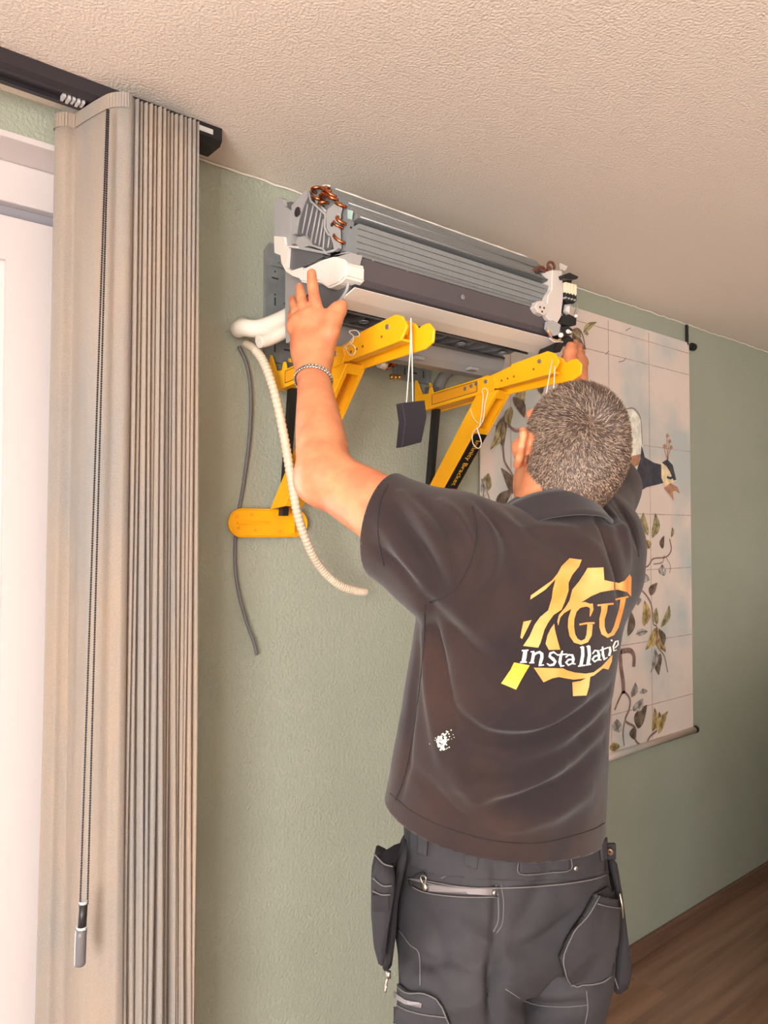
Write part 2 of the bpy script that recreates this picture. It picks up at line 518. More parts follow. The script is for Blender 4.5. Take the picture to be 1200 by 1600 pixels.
PY = [-.0128]
def tpt(px, py, lift=0):
    p = onY(px, py, PY[0]-lift); return (p[0], PY[0]-lift, p[2])
def flat_poly(bm, pts, lift=0):
    vs = [bm.verts.new(tpt(*p, lift)) for p in pts]
    f = bm.faces.new(vs); f.normal_update()
    bmesh.ops.triangulate(bm, faces=[f])
def flat_line(bm, pts, w, lift=0, taper=False):
    P = [np.array(tpt(*p, lift)) for p in (catmull(pts, 5) if len(pts) > 2 else pts)]
    n = len(P)
    L, Rr = [], []
    for i in range(n):
        t = P[min(i+1, n-1)]-P[max(i-1, 0)]; t = t/np.linalg.norm(t)
        s = np.array([-t[2], 0, t[0]])*w*.5*((1-.75*i/(n-1)) if taper else 1)
        L.append(bm.verts.new(P[i]+s)); Rr.append(bm.verts.new(P[i]-s))
    for i in range(n-1): bm.faces.new((L[i], L[i+1], Rr[i+1], Rr[i]))
def leaf(bm, base, tip, wpx, lift=0, bend=.12):
    b, t = np.array(base, float), np.array(tip, float)
    ax = t-b; L = np.linalg.norm(ax); ax /= L; s = np.array([-ax[1], ax[0]])
    up, dn = [], []
    for k in range(11):
        u = k/10
        w = wpx*.5*math.sin(math.pi*u**.8)**.9
        c = b + ax*L*u + s*bend*L*math.sin(math.pi*u)
        up.append(tuple(c+s*w)); dn.append(tuple(c-s*w))
    flat_poly(bm, up[:-1] + [tuple(t)] + dn[1:-1][::-1], lift)
    return [tuple(b + ax*L*u + s*bend*L*math.sin(math.pi*u)) for u in (0, .25, .5, .75, .95)]

PR = {n: bmesh.new() for n in ('tile_lines', 'branch', 'vein', 'leaf_olive', 'leaf_brown', 'leaf_grey', 'leaf_ochre', 'navy', 'pale', 'rust', 'cream', 'wash')}
def wline(p, q, w, lift=.0002):
    a, b = np.array(p), np.array(q)
    d = b-a; d = d/np.linalg.norm(d); s = np.array([-d[1], d[0]])*w*.5
    y = PY[0]-lift
    bm = PR['tile_lines']
    bm.faces.new([bm.verts.new((c[0], y, c[1])) for c in (a+s, b+s, b-s, a-s)])
xs = [2.437, 2.710]; x_ = 2.437-.273
while x_ > TX0: xs.append(x_); x_ -= .273
for x_ in xs: wline((x_, TZ0+.03), (x_, TZ1-.01), .0035)
for z_ in (2.375, 2.285, 1.965, 1.70, 1.485, 1.21, .965): wline((TX0, z_), (TX1, z_), .003)
C8 = lambda X, Y: (900+X*.2812, 800+Y*.2812)
C4 = lambda X, Y: (590+X*.2667, 540+Y*.2667)
C7 = lambda X, Y: (740+X*.3833, 450+Y*.3833)
CR = lambda X, Y: (840+X*.1438, 390+Y*.1438)
leaves = [
 (C8, (400,130), (375,0), 45, 'leaf_olive'), (C8, (425,145), (440,5), 42, 'leaf_olive'), (C8, (480,205), (490,130), 26, 'leaf_brown'), (C8, (530,140), (535,85), 18, 'leaf_olive'),
 (C8, (490,355), (480,290), 42, 'leaf_grey'), (C8, (370,395), (378,335), 60, 'leaf_grey'), (C8, (415,465), (452,392), 40, 'leaf_brown'), (C8, (378,635), (380,490), 46, 'leaf_ochre'),
 (C8, (452,625), (448,530), 36, 'leaf_olive'), (C8, (472,640), (518,515), 34, 'leaf_olive'), (C8, (448,640), (385,768), 50, 'leaf_ochre'), (C8, (450,640), (500,780), 62, 'leaf_ochre'), (C8, (462,650), (485,750), 34, 'leaf_brown'),
 (C8, (470,785), (460,908), 42, 'leaf_brown'), (C8, (440,760), (413,895), 30, 'leaf_grey'), (C8, (308,1030), (330,945), 36, 'leaf_grey'), (C8, (345,1205), (395,1070), 60, 'leaf_brown'),
 (C8, (425,1220), (435,1085), 36, 'leaf_ochre'), (C8, (460,1232), (512,1105), 46, 'leaf_ochre'), (C8, (318,1105), (372,1035), 50, 'leaf_grey'), (C8, (240,1225), (228,1150), 60, 'leaf_grey'),
 (C8, (215,1330), (205,1280), 60, 'leaf_ochre'), (C8, (330,470), (345,520), 46, 'leaf_grey'), (C8, (290,690), (300,540), 40, 'leaf_brown'), (C8, (335,680), (400,665), 40, 'leaf_grey'), (C8, (405,205), (380,150), 40, 'leaf_ochre'),
 (C8, (325,1265), (320,1195), 38, 'leaf_brown'), (C8, (460,1145), (462,1110), 14, 'leaf_brown'), (C8, (380,1010), (372,980), 46, 'leaf_grey'),
 (C4, (855,235), (845,410), 62, 'leaf_olive'), (C4, (795,300), (860,425), 56, 'leaf_brown'), (C4, (745,410), (738,600), 64, 'leaf_brown'), (C4, (735,440), (658,612), 54, 'leaf_olive'), (C4, (785,360), (770,480), 50, 'leaf_olive'),
 (C4, (648,850), (650,745), 58, 'leaf_olive'), (C4, (790,870), (722,715), 52, 'leaf_brown'), (C4, (705,960), (792,840), 66, 'leaf_brown'), (C4, (612,905), (608,775), 42, 'leaf_grey'), (C4, (960,285), (968,200), 36, 'leaf_brown'), (C4, (930,250), (990,210), 34, 'leaf_olive'),
 (CR, (500,900), (645,785), 70, 'leaf_olive'), (CR, (385,890), (530,1090), 90, 'leaf_brown'), (CR, (380,870), (470,960), 80, 'leaf_olive'), (CR, (490,1240), (395,1040), 90, 'leaf_olive'), (CR, (545,930), (530,880), 40, 'leaf_olive'),
]
for k, (fn, b, t, w, kind) in enumerate(leaves):
    sc = {C8: .2812, C4: .2667, C7: .3833, CR: .1438}[fn]
    mid = leaf(PR[kind], fn(*b), fn(*t), w*sc, .0006+.00002*k, .10*(1 if k % 2 else -1))
    flat_line(PR['vein'], mid, .003, .0022)
branches = [(C8, [(215,1100),(240,1040),(265,1000),(300,1040),(295,1100),(275,1160),(330,1200),(332,1270),(380,1300),(410,1250),(450,1215)], .009),
 (C8, [(265,1010),(262,940),(250,860),(245,770)], .022), (C8, [(248,775),(300,770),(322,800),(322,860)], .020), (C8, [(330,330),(400,300),(430,260),(500,250),(530,210),(520,150)], .006),
 (C8, [(330,410),(385,455),(420,520),(430,620),(450,640),(450,740),(490,800),(510,890)], .006), (C8, [(270,1165),(262,1230),(268,1300)], .007), (C8, [(430,290),(480,280),(490,240)], .004), (C8, [(500,250),(525,300),(520,340)], .003),
 (C4, [(770,470),(810,500),(860,490)], .010), (C4, [(735,590),(745,680),(790,760),(800,860)], .008), (C4, [(640,850),(660,920),(640,960)], .004), (CR, [(365,880),(440,860),(490,930),(520,1080)], .006), (CR, [(400,1030),(460,1090),(490,1180),(480,1260)], .005),
 (CR, [(420,640),(400,700),(420,760)], .003), (CR, [(740,1140),(775,1100)], .003), (CR, [(880,1220),(930,1210),(960,1175)], .003), (CR, [(960,880),(1010,850)], .003)]
for fn, pts, w in branches: flat_line(PR['branch'], [fn(*p) for p in pts], w, .0016)
# the bird
flat_poly(PR['pale'], [C7(*p) for p in ((560,480),(600,492),(650,495),(680,530),(690,640),(684,690),(660,760),(640,800),(632,862),(580,800),(560,700))], .0006)
flat_poly(PR['rust'], [C7(*p) for p in ((570,705),(620,690),(684,676),(672,720),(655,730),(645,750),(630,745),(618,772),(605,765),(590,785),(572,780))], .0010)
flat_poly(PR['navy'], [C7(*p) for p in ((685,640),(698,690),(735,712),(772,722),(788,790),(755,800),(705,812),(665,838),(632,862),(642,800),(665,745),(680,695))], .0014)
flat_poly(PR['cream'], [C7(*p) for p in ((765,718),(785,702),(808,718),(826,782),(802,800),(782,812),(766,775))], .0018)
flat_poly(PR['navy'], [C7(*p) for p in ((768,712),(790,698),(812,722),(826,782),(815,785),(800,748),(785,725))], .0020)
flat_line(PR['navy'], [C7(788,770), C7(800,775), C7(812,772)], .010, .0022)
flat_poly(PR['rust'], [C7(*p) for p in ((775,815),(803,795),(832,812),(841,838),(822,826),(812,830),(816,866),(798,840))], .0022)
for tx, ty in ((778,645),(790,602),(806,650),(799,625)):
    flat_line(PR['rust'], [C7(792,702), C7((792+tx)/2-3, (702+ty)/2), C7(tx,ty)], .004, .0018)
    leaf(PR['rust'], C7(tx,ty+8), C7(tx,ty-10), 5, .0020, 0)
flat_line(PR['branch'], [C7(560,470), C7(610,495), C7(650,490), C7(680,530), C7(688,640)], .004, .0022)
flat_line(PR['branch'], [C7(560,455), C7(590,480), C7(600,490)], .003, .0022)
cols = {'tile_lines': ('printed_line', (168,146,140)), 'branch': ('printed_branch', (124,98,92)), 'vein': ('printed_vein', (96,82,70)), 'leaf_olive': ('printed_olive_leaf', (160,150,112)), 'leaf_brown': ('printed_brown_leaf', (112,96,86)),
 'leaf_grey': ('printed_grey_leaf', (170,164,160)), 'leaf_ochre': ('printed_ochre_leaf', (176,152,100)), 'navy': ('printed_navy', (62,62,72)), 'pale': ('printed_pale_plumage', (218,218,206)), 'rust': ('printed_rust', (164,120,96)), 'cream': ('printed_cream', (214,196,160)), 'wash': ('printed_wash', (200,202,200))}
for n, b in PR.items():
    if not b.faces: b.free(); continue
    nm, c = cols[n]
    c2 = tuple(min(255, int(v*1.16+8)) for v in c)
    cd = tuple(int(v*.72) for v in c) if n.startswith('leaf') else c
    part(nm, b, mat(nm, cd, .85, var=((40, 40, 40), c2, .36, .66)), tap)
# ------------------------------------------------------------------ mounting plate on the wall
m_steel = mat('galvanised_steel', (160, 165, 166), .45, metal=.55, var=((30, 30, 30), (144, 150, 152), .35, .7))
m_slot = mat('slot_dark', (52, 56, 56), .8)
plate = thing('mounting_plate', (1.25, -.01, 2.06), 'grey steel mounting plate with slots screwed to the wall behind the air conditioner', 'mounting plate')
bm = bmesh.new()
prism(bm, [(.985, 2.05), (1.11, 2.05), (1.11, 2.345), (.992, 2.345), (.980, 2.325), (.980, 2.06)], 1, -.012, -.001)
part('plate_wing', bm, m_steel, plate)
part('plate_bar', BX((1.11, -.010, 2.14), (1.40, -.001, 2.30)), m_steel, plate)
part('plate_wing', BX((1.40, -.012, 2.060), (1.535, -.001, 2.33), .002), m_steel, plate)
bm = bmesh.new()
random.seed(8)
for x0 in (.995, 1.425):
    for r_ in range(4):
        for c_ in range(3):
            zc = 2.085 + r_*.058; xc = x0 + .012 + c_*.036
            if (r_+c_) % 2: box(bm, (xc-.010, -.0128, zc-.002), (xc+.010, -.0119, zc+.002))
            else: box(bm, (xc-.002, -.0128, zc-.010), (xc+.002, -.0119, zc+.010))
            disc(bm, (xc, -.0122, zc+.017), (0, 1, 0), .0025, .001, 6)
part('slot', bm, m_slot, plate)
bm = bmesh.new()
for x0, x1, z0 in ((.992, 1.105, 2.128), (.992, 1.105, 2.288), (1.41, 1.41+.115, 2.30)):
    box(bm, (x0, -.0165, z0), (x1, -.011, z0+.006), .001)
for x0 in (1.012, 1.05, 1.412, 1.522): box(bm, (x0, -.019, 2.06 if x0 > 1.3 else 2.30), (x0+.006, -.011, 2.13 if x0 > 1.3 else 2.34), .001)
part('rib', bm, m_steel, plate)

# ------------------------------------------------------------------ air conditioner without its cover
m_fin = mat('coil_fins', (146, 150, 152), .45, metal=.25, var=((1600, 4, 4), (128, 132, 134), .3, .7), bump=((1500, 3, 3), .25, .001))
m_fin2 = mat('coil_rail', (140, 143, 145), .4, metal=.45)
m_dark = mat('groove_dark', (44, 42, 46), .7)
m_pan = mat('drain_pan_brown_grey', (84, 78, 82), .5)
m_acw = mat('abs_white', (228, 221, 213), .38)
m_acl = mat('abs_light_grey', (206, 198, 192), .5)
m_acg = mat('abs_grey', (166, 164, 164), .5)
m_acd = mat('abs_dark_grey', (96, 96, 99), .5)
m_under = mat('chassis_grey', (150, 148, 147), .5)
m_cop = mat('copper', (214, 128, 84), .25, metal=1.0, var=(60, (176, 92, 56), .35, .7))
m_bwire = mat('brown_wire', (104, 58, 44), .45)
m_cream = mat('cream_connector', (238, 226, 200), .45)
ac = thing('air_conditioner', (1.28, -.28, 2.062), 'wall air conditioner with its cover off resting on two yellow brackets', 'air conditioner')
AX0, AX1 = .945, 1.615
def pr(name, poly, m, x0=AX0, x1=AX1, parent=None, smooth=False):
    return part(name, prism(bmesh.new(), poly, 0, x0, x1), m, parent or ac)
# coil: stepped bands
bm = bmesh.new()
r0, r1 = np.array((-.338, 2.352)), np.array((-.420, 2.266))
pf = []
nb = 8
for i in range(nb):
    a, b = r0 + (r1-r0)*i/nb, r0 + (r1-r0)*(i+.8)/nb
    n = np.array((-.74, .67))*.0022
    pf += [a, a+n, b+n, b]
pf += [r1, (-.385, 2.262), (-.24, 2.30), (-.30, 2.345)]
prism(bm, [tuple(p) for p in pf], 0, AX0+.005, AX1)
part('upper_coil', bm, m_fin, ac)
pf = []
a0, a1 = np.array((-.421, 2.253)), np.array((-.410, 2.190))
for i in range(5):
    a, b = a0 + (a1-a0)*i/5, a0 + (a1-a0)*(i+.75)/5
    pf += [a, a+np.array((-.003, 0)), b+np.array((-.003, 0)), b]
prism(bm := bmesh.new(), [tuple(p) for p in pf]+[(-.36, 2.185), (-.36, 2.253)], 0, AX0+.005, AX1)
part('lower_coil', bm, m_fin, ac)
pr('coil_groove', [(-.400, 2.264), (-.400, 2.250), (-.35, 2.250), (-.35, 2.264)], m_dark)
bm = bmesh.new()
tube(bm, [(x, -.337+.001*math.sin(x*80), 2.3545) for x in np.linspace(AX0+.01, AX1-.03, 40)], .0032, 6)
part('foam_edge', bm, m_acw, ac)
for zc in (2.312, 2.270):
    y_ = -.338 + (2.352-zc)/(2.352-2.266)*(-.082) - .003
    bm = bmesh.new(); tube(bm, [(AX0+.01, y_, zc), (AX1-.005, y_, zc)], .0026, 6); part('coil_rail', bm, m_fin2, ac)
pr('drain_pan', [(-.420, 2.192), (-.424, 2.184), (-.421, 2.142), (-.410, 2.130), (-.36, 2.130), (-.36, 2.192)], m_pan, AX0+.003, AX1+.012)
pr('pan_lip', [(-.4215, 2.196), (-.4265, 2.190), (-.4255, 2.185), (-.418, 2.188)], m_fin2, AX0+.003, AX1)
pr('outlet_edge', [(-.415, 2.130), (-.410, 2.120), (-.37, 2.118), (-.37, 2.130)], m_dark)
bm = bmesh.new(); prism(bm, [(-.428, 2.119), (-.430, 2.1165), (-.39, 2.105), (-.352, 2.098), (-.351, 2.1005), (-.39, 2.1085)], 0, .935, 1.612)
part('outlet_flap', bm, m_acw, ac)
# outlet: dark recess with guide vanes and two rails
pr('outlet_recess', [(-.37, 2.126), (-.345, 2.118), (-.205, 2.128), (-.20, 2.150), (-.37, 2.150)], m_dark)
for i in range(12):
    xc = 1.0 + i*.05
    bm = bmesh.new(); prism(bm, [(-.335, 2.117), (-.34, 2.108), (-.30, 2.100), (-.235, 2.106), (-.225, 2.125)], 0, xc, xc+.004)
    part('guide_vane', bm, m_acd, ac)
for yy, zz in ((-.325, 2.1035), (-.245, 2.1045)):
    bm = bmesh.new(); tube(bm, [(AX0+.02, yy, zz), (AX1-.02, yy, zz)], .003, 6); part('vane_rail', bm, m_acd, ac)
bm = bmesh.new()
for i in range(4): 
    xc = 1.06+i*.155
    tube(bm, [(xc, -.300+.010*math.cos(t), 2.1005) if False else (xc+.010*math.cos(t), -.300+.010*math.sin(t), 2.0985) for t in np.linspace(0, 2*math.pi, 11)[:-1]], .0022, 5, closed=True)
part('vane_ring', bm, m_fin2, ac)
pr('chassis', [(-.205, 2.128), (-.212, 2.108), (-.200, 2.080), (-.185, 2.063), (-.145, 2.063), (-.140, 2.10), (-.140, 2.33), (-.24, 2.345), (-.30, 2.345), (-.24, 2.29), (-.20, 2.15)], m_under, AX0+.01, AX1+.02)
bm = bmesh.new()
for x0 in (1.10, 1.30, 1.50): box(bm, (x0, -.212, 2.067), (x0+.03, -.188, 2.075), .002)
part('chassis_tab', bm, m_acg, ac)

# left end assembly, seen from its side
def S1(X, Y, x):
    p = onX(390+X/4, 270+Y/4, x); return (p[1], p[2])
def side(name, pts, m, x0, th, parent=None):
    return part(name, prism(bmesh.new(), [S1(*p, x0) for p in pts], 0, x0, x0+th), m, parent or ac)
side('rear_bracket', [(150,180),(182,150),(208,165),(212,205),(252,232),(262,452),(215,450),(215,400),(155,395)], m_acg, .928, .020)
side('rear_bracket_web', [(215,185),(262,180),(300,200),(290,300),(258,330),(252,235)], m_acd, .938, .012)
side('end_plate', [(262,205),(345,112),(368,115),(385,180),(475,262),(480,300),(470,345),(490,385),(520,400),(515,470),(480,500),(450,480),(370,455),(360,400),(275,388),(262,330)], m_acd, .936, .012)
side('end_plate_cover', [(262,205),(345,112),(366,116),(330,200),(300,290),(285,380),(268,385),(262,330)], m_acg, .931, .006)
bm = bmesh.new()
for (a, b) in (((365,195),(330,380)),((400,200),(355,395)),((425,220),(385,430)),((448,245),(410,440)),((462,290),(435,455)),((470,350),(460,480)),((500,400),(490,470))):
    p, q = S1(*a, .934), S1(*b, .934)
    tube(bm, [(.934, *p), (.934, *q)], .0022, 5)
part('plate_rib', bm, m_acg, ac)
bm = bmesh.new()
for pts in ([(370,118),(385,180),(475,262),(470,345),(492,385),(525,400)],[(360,395),(370,450),(460,478),(480,500),(545,480)],[(440,205),(480,245)]):
    tube(bm, [(.933, *S1(*p, .933)) for p in pts], .0030, 5)
part('plate_edge', bm, m_acg, ac)
side('coil_bracket', [(478,260),(485,230),(550,180),(565,200),(552,260),(548,330),(556,470),(530,490),(520,440),(500,380),(480,345)], m_acg, .930, .008)
bm = bmesh.new(); disc(bm, (.931, *S1(300, 245, .931)), (1, 0, 0), .011, .003, 10); disc(bm, (.929, *S1(515, 325, .929)), (1, 0, 0), .004, .003, 8); part('bolt_hole', bm, m_dark, ac)
side('coil_end', [(385,120),(420,95),(480,82),(545,130),(610,215),(635,260),(625,340),(608,400),(600,490),(556,490),(550,250),(480,245)], m_fin, .944, .010)
side('drain_bracket', [(225,455),(300,440),(450,490),(460,525),(370,575),(265,610),(232,600),(222,520)], m_acd, .930, .02)
side('drain_arm', [(152,395),(215,400),(222,455),(300,462),(300,470),(240,462),(232,590),(260,612),(330,590),(350,640),(330,665),(270,645),(225,615),(198,560),(192,515),(155,500)], m_acw, .922, .014)
side('tray_rail', [(225,452),(300,455),(462,490),(462,505),(300,475),(225,466)], m_acg, .924, .018)
side('motor_housing', [(300,400),(345,395),(365,420),(370,455),(320,470),(285,440)], m_acg, .926, .016)
# white corner cup of the drain pan under the fingers
bm = bmesh.new()
cup = [(330,598),(440,545),(520,520),(590,540),(602,560),(600,650),(560,690),(490,722),(430,680),(360,690),(310,680),(300,640)]
prism(bm, [S1(*p, .915) for p in cup], 0, .915, .965)
bmesh.ops.bevel(bm, geom=bm.edges[:], offset=.004, segments=2, affect='EDGES')
part('drain_cup', bm, m_acw, ac)
side('pan_end', [(365,580),(480,530),(610,492),(632,498),(615,560),(590,545),(520,518),(440,545)], m_acg, .920, .03)
bm = bmesh.new()
c0 = S1(455, 780, .94)
ang = np.linspace(-.3, 2.3, 14)
part('fan_end', prism(bmesh.new(), [S1(*p, .938) for p in ((430,680),(500,715),(590,670),(622,680),(615,740),(575,800),(520,850),(470,880),(440,800))], 0, .938, .948), m_acd, ac)
tube(bm, [(.934, *S1(*p, .934)) for p in catmull([(618,680),(608,730),(570,790),(520,845),(468,880)], 5)], .0035, 6); part('fan_end_seam', bm, m_acg, ac)
def ubend(a, b, x=.944, dep=.013):
    p, q = np.array((x, *S1(*a, x))), np.array((x, *S1(*b, x)))
    pts = [p]
    for t in np.linspace(0, math.pi, 8):
        c = (p+q)/2 + (p-q)/2*math.cos(t); c = c + np.array((-dep*.35-dep*math.sin(t), 0, 0)); pts.append(c)
    pts.append(q)
    bm = bmesh.new(); tube(bm, pts, .0036, 7); return part('copper_bend', bm, m_cop, ac)
for a, b in (((418,125),(455,98)),((470,100),(508,118)),((415,160),(458,172)),((470,165),(505,140)),((520,150),(552,172)),((462,215),(495,190)),((570,195),(604,215)),((578,280),(602,322)),((556,312),(586,345)),((556,392),(596,440)),((480,130),(530,165)),((500,95),(540,150))):
    ubend(a, b)
bm = bmesh.new()
tube(bm, [(.938, *S1(*p, .938)) for p in ((380,112),(470,78),(500,82))], .002, 5); part('foam_tag', bm, m_acw, ac)
part('blue_tag', prism(bmesh.new(), [S1(*p, .936) for p in ((612,230),(638,235),(630,290),(612,285))], 0, .936, .940), mat('pale_teal_tag', (168, 196, 190), .6), ac)

# right end assembly, seen from the front
def S2(X, Y, y):
    p = onY(640+X/4, 360+Y/4, y); return (p[0], p[2])
def front(name, pts, m, y0, th, bev=0):
    bm = prism(bmesh.new(), [S2(*p, y0) for p in pts], 1, y0, y0+th)
    if bev: bmesh.ops.bevel(bm, geom=bm.edges[:], offset=bev, segments=1, affect='EDGES')
    return part(name, bm, m, ac)
front('end_bracket', [(893,245),(955,250),(962,420),(948,540),(918,592),(868,556),(848,528),(868,400),(888,372)], m_acl, -.434, .07, .002)
front('end_bracket_tab', [(945,205),(988,225),(972,252),(945,245)], m_acl, -.37, .004)
front('sensor_clip', [(800,442),(845,436),(862,470),(858,520),(845,532),(806,512),(784,480)], m_acl, -.440, .02, .002)
bm = bmesh.new()
for p in ((815,480),(840,485),(828,508)): 
    c = S2(*p, -.4405); disc(bm, (c[0], -.4408, c[1]), (0, 1, 0), .0028, .001, 8)
part('clip_hole', bm, m_dark, ac)
front('terminal_back', [(958,285),(1000,268),(1012,300),(1010,470),(985,480),(965,560),(935,582),(958,500)], m_black, -.425, .06)
front('terminal_hood', [(962,278),(1000,264),(1056,290),(1046,304),(1000,308),(968,300)], m_black, -.45, .05)
for i in range(4):
    x0 = 976 + i*18; y0 = 322 + i*5
    front('terminal', [(x0,y0),(x0+14,y0+4),(x0+14,y0+62),(x0+7,y0+72),(x0,y0+58)], m_cream, -.437, .02)
    front('terminal_screw', [(x0+2,y0+92),(x0+9,y0+92),(x0+9,y0+102),(x0+2,y0+102)], m_acg, -.4395, .01)
front('terminal_block', [(972,385),(1046,400),(1046,440),(1030,458),(985,450),(972,430)], m_black, -.436, .03, .002)
front('cable_clamp', [(978,462),(1012,458),(1008,512),(980,522),(968,508)], m_acg, -.43, .02, .001)
front('connector_block', [(955,540),(1000,522),(1046,545),(1044,592),(1000,602),(950,590),(940,575)], m_black, -.436, .06, .002)
front('connector_block', [(945,598),(1000,600),(1020,615),(1018,650),(960,668),(942,640)], m_black, -.438, .05, .002)
front('cable_entry', [(935,672),(1000,655),(1036,690),(1030,712),(970,712),(945,760),(890,765),(910,720)], m_black, -.425, .05, .002)
front('pcb_guard', [(866,568),(895,560),(945,590),(938,650),(900,660),(860,612)], m_acg, -.436, .01)
front('plug', [(978,500),(990,470),(1002,475),(1000,520)], m_acw, -.434, .02)
bm = bmesh.new()
for p, r_ in (((990,632),.006),((945,655),.007),((1004,636),.004),((1040,535),.005)):
    c = S2(*p, -.442); bmesh.ops.create_icosphere(bm, subdivisions=2, radius=r_, matrix=Matrix.Translation((c[0], -.442, c[1])))
part('wire_cap', bm, m_acw, ac)
def wire(pts, y, m, r_=.0028, name='wire'):
    bm = bmesh.new()
    P = []
    for k, p in enumerate(pts):
        c = S2(p[0], p[1], y); P.append((c[0], y + (p[2] if len(p) > 2 else 0), c[1]))
    tube(bm, catmull(P, 6), r_, 6); return part(name, bm, m, ac)
wire([(768,262),(800,235),(835,235),(850,270),(840,310),(860,370)], -.40, m_bwire, .0045)
wire([(862,250),(866,205),(890,200),(904,225),(900,250)], -.40, m_bwire, .0035)
wire([(800,270),(825,295),(860,290),(880,250),(868,225)], -.405, m_bwire, .004)
wire([(872,375),(868,330),(878,280),(868,240)], -.41, m_bwire, .0045)
wire([(815,245),(850,260),(862,310),(858,350),(872,370)], -.41, m_bwire, .004)
wire([(790,265),(830,250),(870,262),(885,300)], -.41, m_dark, .003)
for k, c in enumerate(((222, 196, 84), (200, 70, 60), (60, 90, 160), (230, 226, 220))):
    wire([(862+4*k,620+18*k),(880,660+6*k),(905,690+2*k),(945,680+4*k)], -.434, mat('wire_%d' % k, c, .45), .002)
wire([(1042,455),(1050,490),(1036,530),(1020,560)], -.375, m_acg, .0012)
bm = bmesh.new(); c = S2(330, 418, -.426); disc(bm, (c[0], -.4265, c[1]), (0, 1, 0), .006, .004, 10); part('pan_screw', bm, m_fin2, ac)
bm = bmesh.new(); disc(bm, (.985, -.424, 2.186), (0, 1, 0), .003, .006, 8); disc(bm, (1.08, -.424, 2.186), (0, 1, 0), .003, .006, 8); part('pan_screw', bm, m_fin2, ac)

# ------------------------------------------------------------------ pipes and cable on the wall
m_ins = mat('white_pipe_insulation', (228, 220, 208), .7, bump=(60, .2, .003))
m_hose = mat('cream_ribbed_hose', (222, 206, 184), .55)
pipe = thing('insulated_pipe', (.9, -.05, 2.05), 'thick white insulated pipe running from the wall to the air conditioner', 'pipe')
bm = bmesh.new(); tube(bm, catmull([V(onY(*p)) for p in ((380,508,-.002),(373,514,-.035),(381,512,-.06),(405,513,-.085),(440,500,-.105),(470,483,-.112),(500,470,-.112))], 6), .0205, 12); part('pipe_sleeve', bm, m_ins, pipe)
bm = bmesh.new(); tube(bm, catmull([V(onY(*p)) for p in ((404,534,-.098),(422,530,-.10),(445,519,-.11),(475,508,-.115))], 6), .015, 10); part('pipe_sleeve', bm, m_ins, pipe)
hose = thing('drain_hose', (.9, -.05, 2.04), 'cream ribbed drain hose hanging in a curve down the wall', 'hose')
hp = catmull([V(onY(*p)) for p in ((384,537,-.013),(398,546,-.05),(413,568,-.085),(430,618,-.125),(444,684,-.15),(455,748,-.15),(466,808,-.14),(484,858,-.12),(505,892,-.10),(530,914,-.10),(555,923,-.10),(571,925,-.10))], 34)
bm = bmesh.new(); n = len(hp)
tube(bm, hp, lambda t: .0105 + (0 if (t < .10 or t > .97) else (.0007 if (int(round(t*(n-1)))//2) % 2 else -.0007)), 10); part('ribbed_tube', bm, m_hose, hose)
cable = tag(obj('power_cable', tube(bmesh.new(), catmull([V(onY(*p)) for p in ((373,541,-.006),(386,572,-.010),(392,620,-.010),(389,690,-.010),(380,760,-.0055),(371,812,-.0045),(367,865,-.006),(371,915,-.012),(384,968,-.012),(397,1005,-.012),(401,1023,-.012))], 8), .0043, 8), mat('grey_cable', (104, 104, 106), .5)), 'thin grey cable hanging loose down the green wall', 'cable')
rp = thing('refrigerant_pipe', (1.42, -.06, 2.05), 'bare copper pipe ends with white caps below the air conditioner', 'pipe')
bm = bmesh.new(); tube(bm, catmull([V(onY(*p)) for p in ((655,550,-.12),(640,552,-.12),(622,556,-.12),(606,574,-.12),(598,570,-.12))], 6), .0065, 8); part('copper_pipe', bm, m_cop, rp)
bm = bmesh.new(); tube(bm, [onY(602,571,-.12), onY(592,567,-.12)], .012, 10); part('pipe_cap', bm, m_acw, rp)
bm = bmesh.new(); disc(bm, onY(614,566,-.12), (1, .2, -.6), .0105, .018, 6); part('flare_nut', bm, m_cop, rp)
bm = bmesh.new()
for k in range(3): disc(bm, onY(612+6*k, 589, -.10), (0, 0, 1), .006, .014, 8)
part('brass_nut', bm, mat('brass', (176, 142, 84), .35, metal=.9), rp)
gp = thing('grey_foam_pipe', (1.55, -.05, 2.03), 'grey foam pipe sleeve with a torn end hanging below the air conditioner', 'pipe')
bm = bmesh.new(); tube(bm, catmull([V(onY(*p)) for p in ((735,572,-.125),(712,576,-.10),(694,588,-.055),(684,608,-.03),(680,640,-.02))], 6), .016, 10); part('foam_sleeve', bm, mat('grey_foam', (132, 130, 126), .8), gp)
bm = bmesh.new(); tube(bm, catmull([V(onY(*p)) for p in ((705,577,-.12),(728,576,-.12),(765,590,-.12))], 6), .013, 8); part('brown_sleeve', bm, mat('torn_brown_foam', (168, 134, 104), .85, var=(60, (120, 98, 84), .4, .65)), gp)

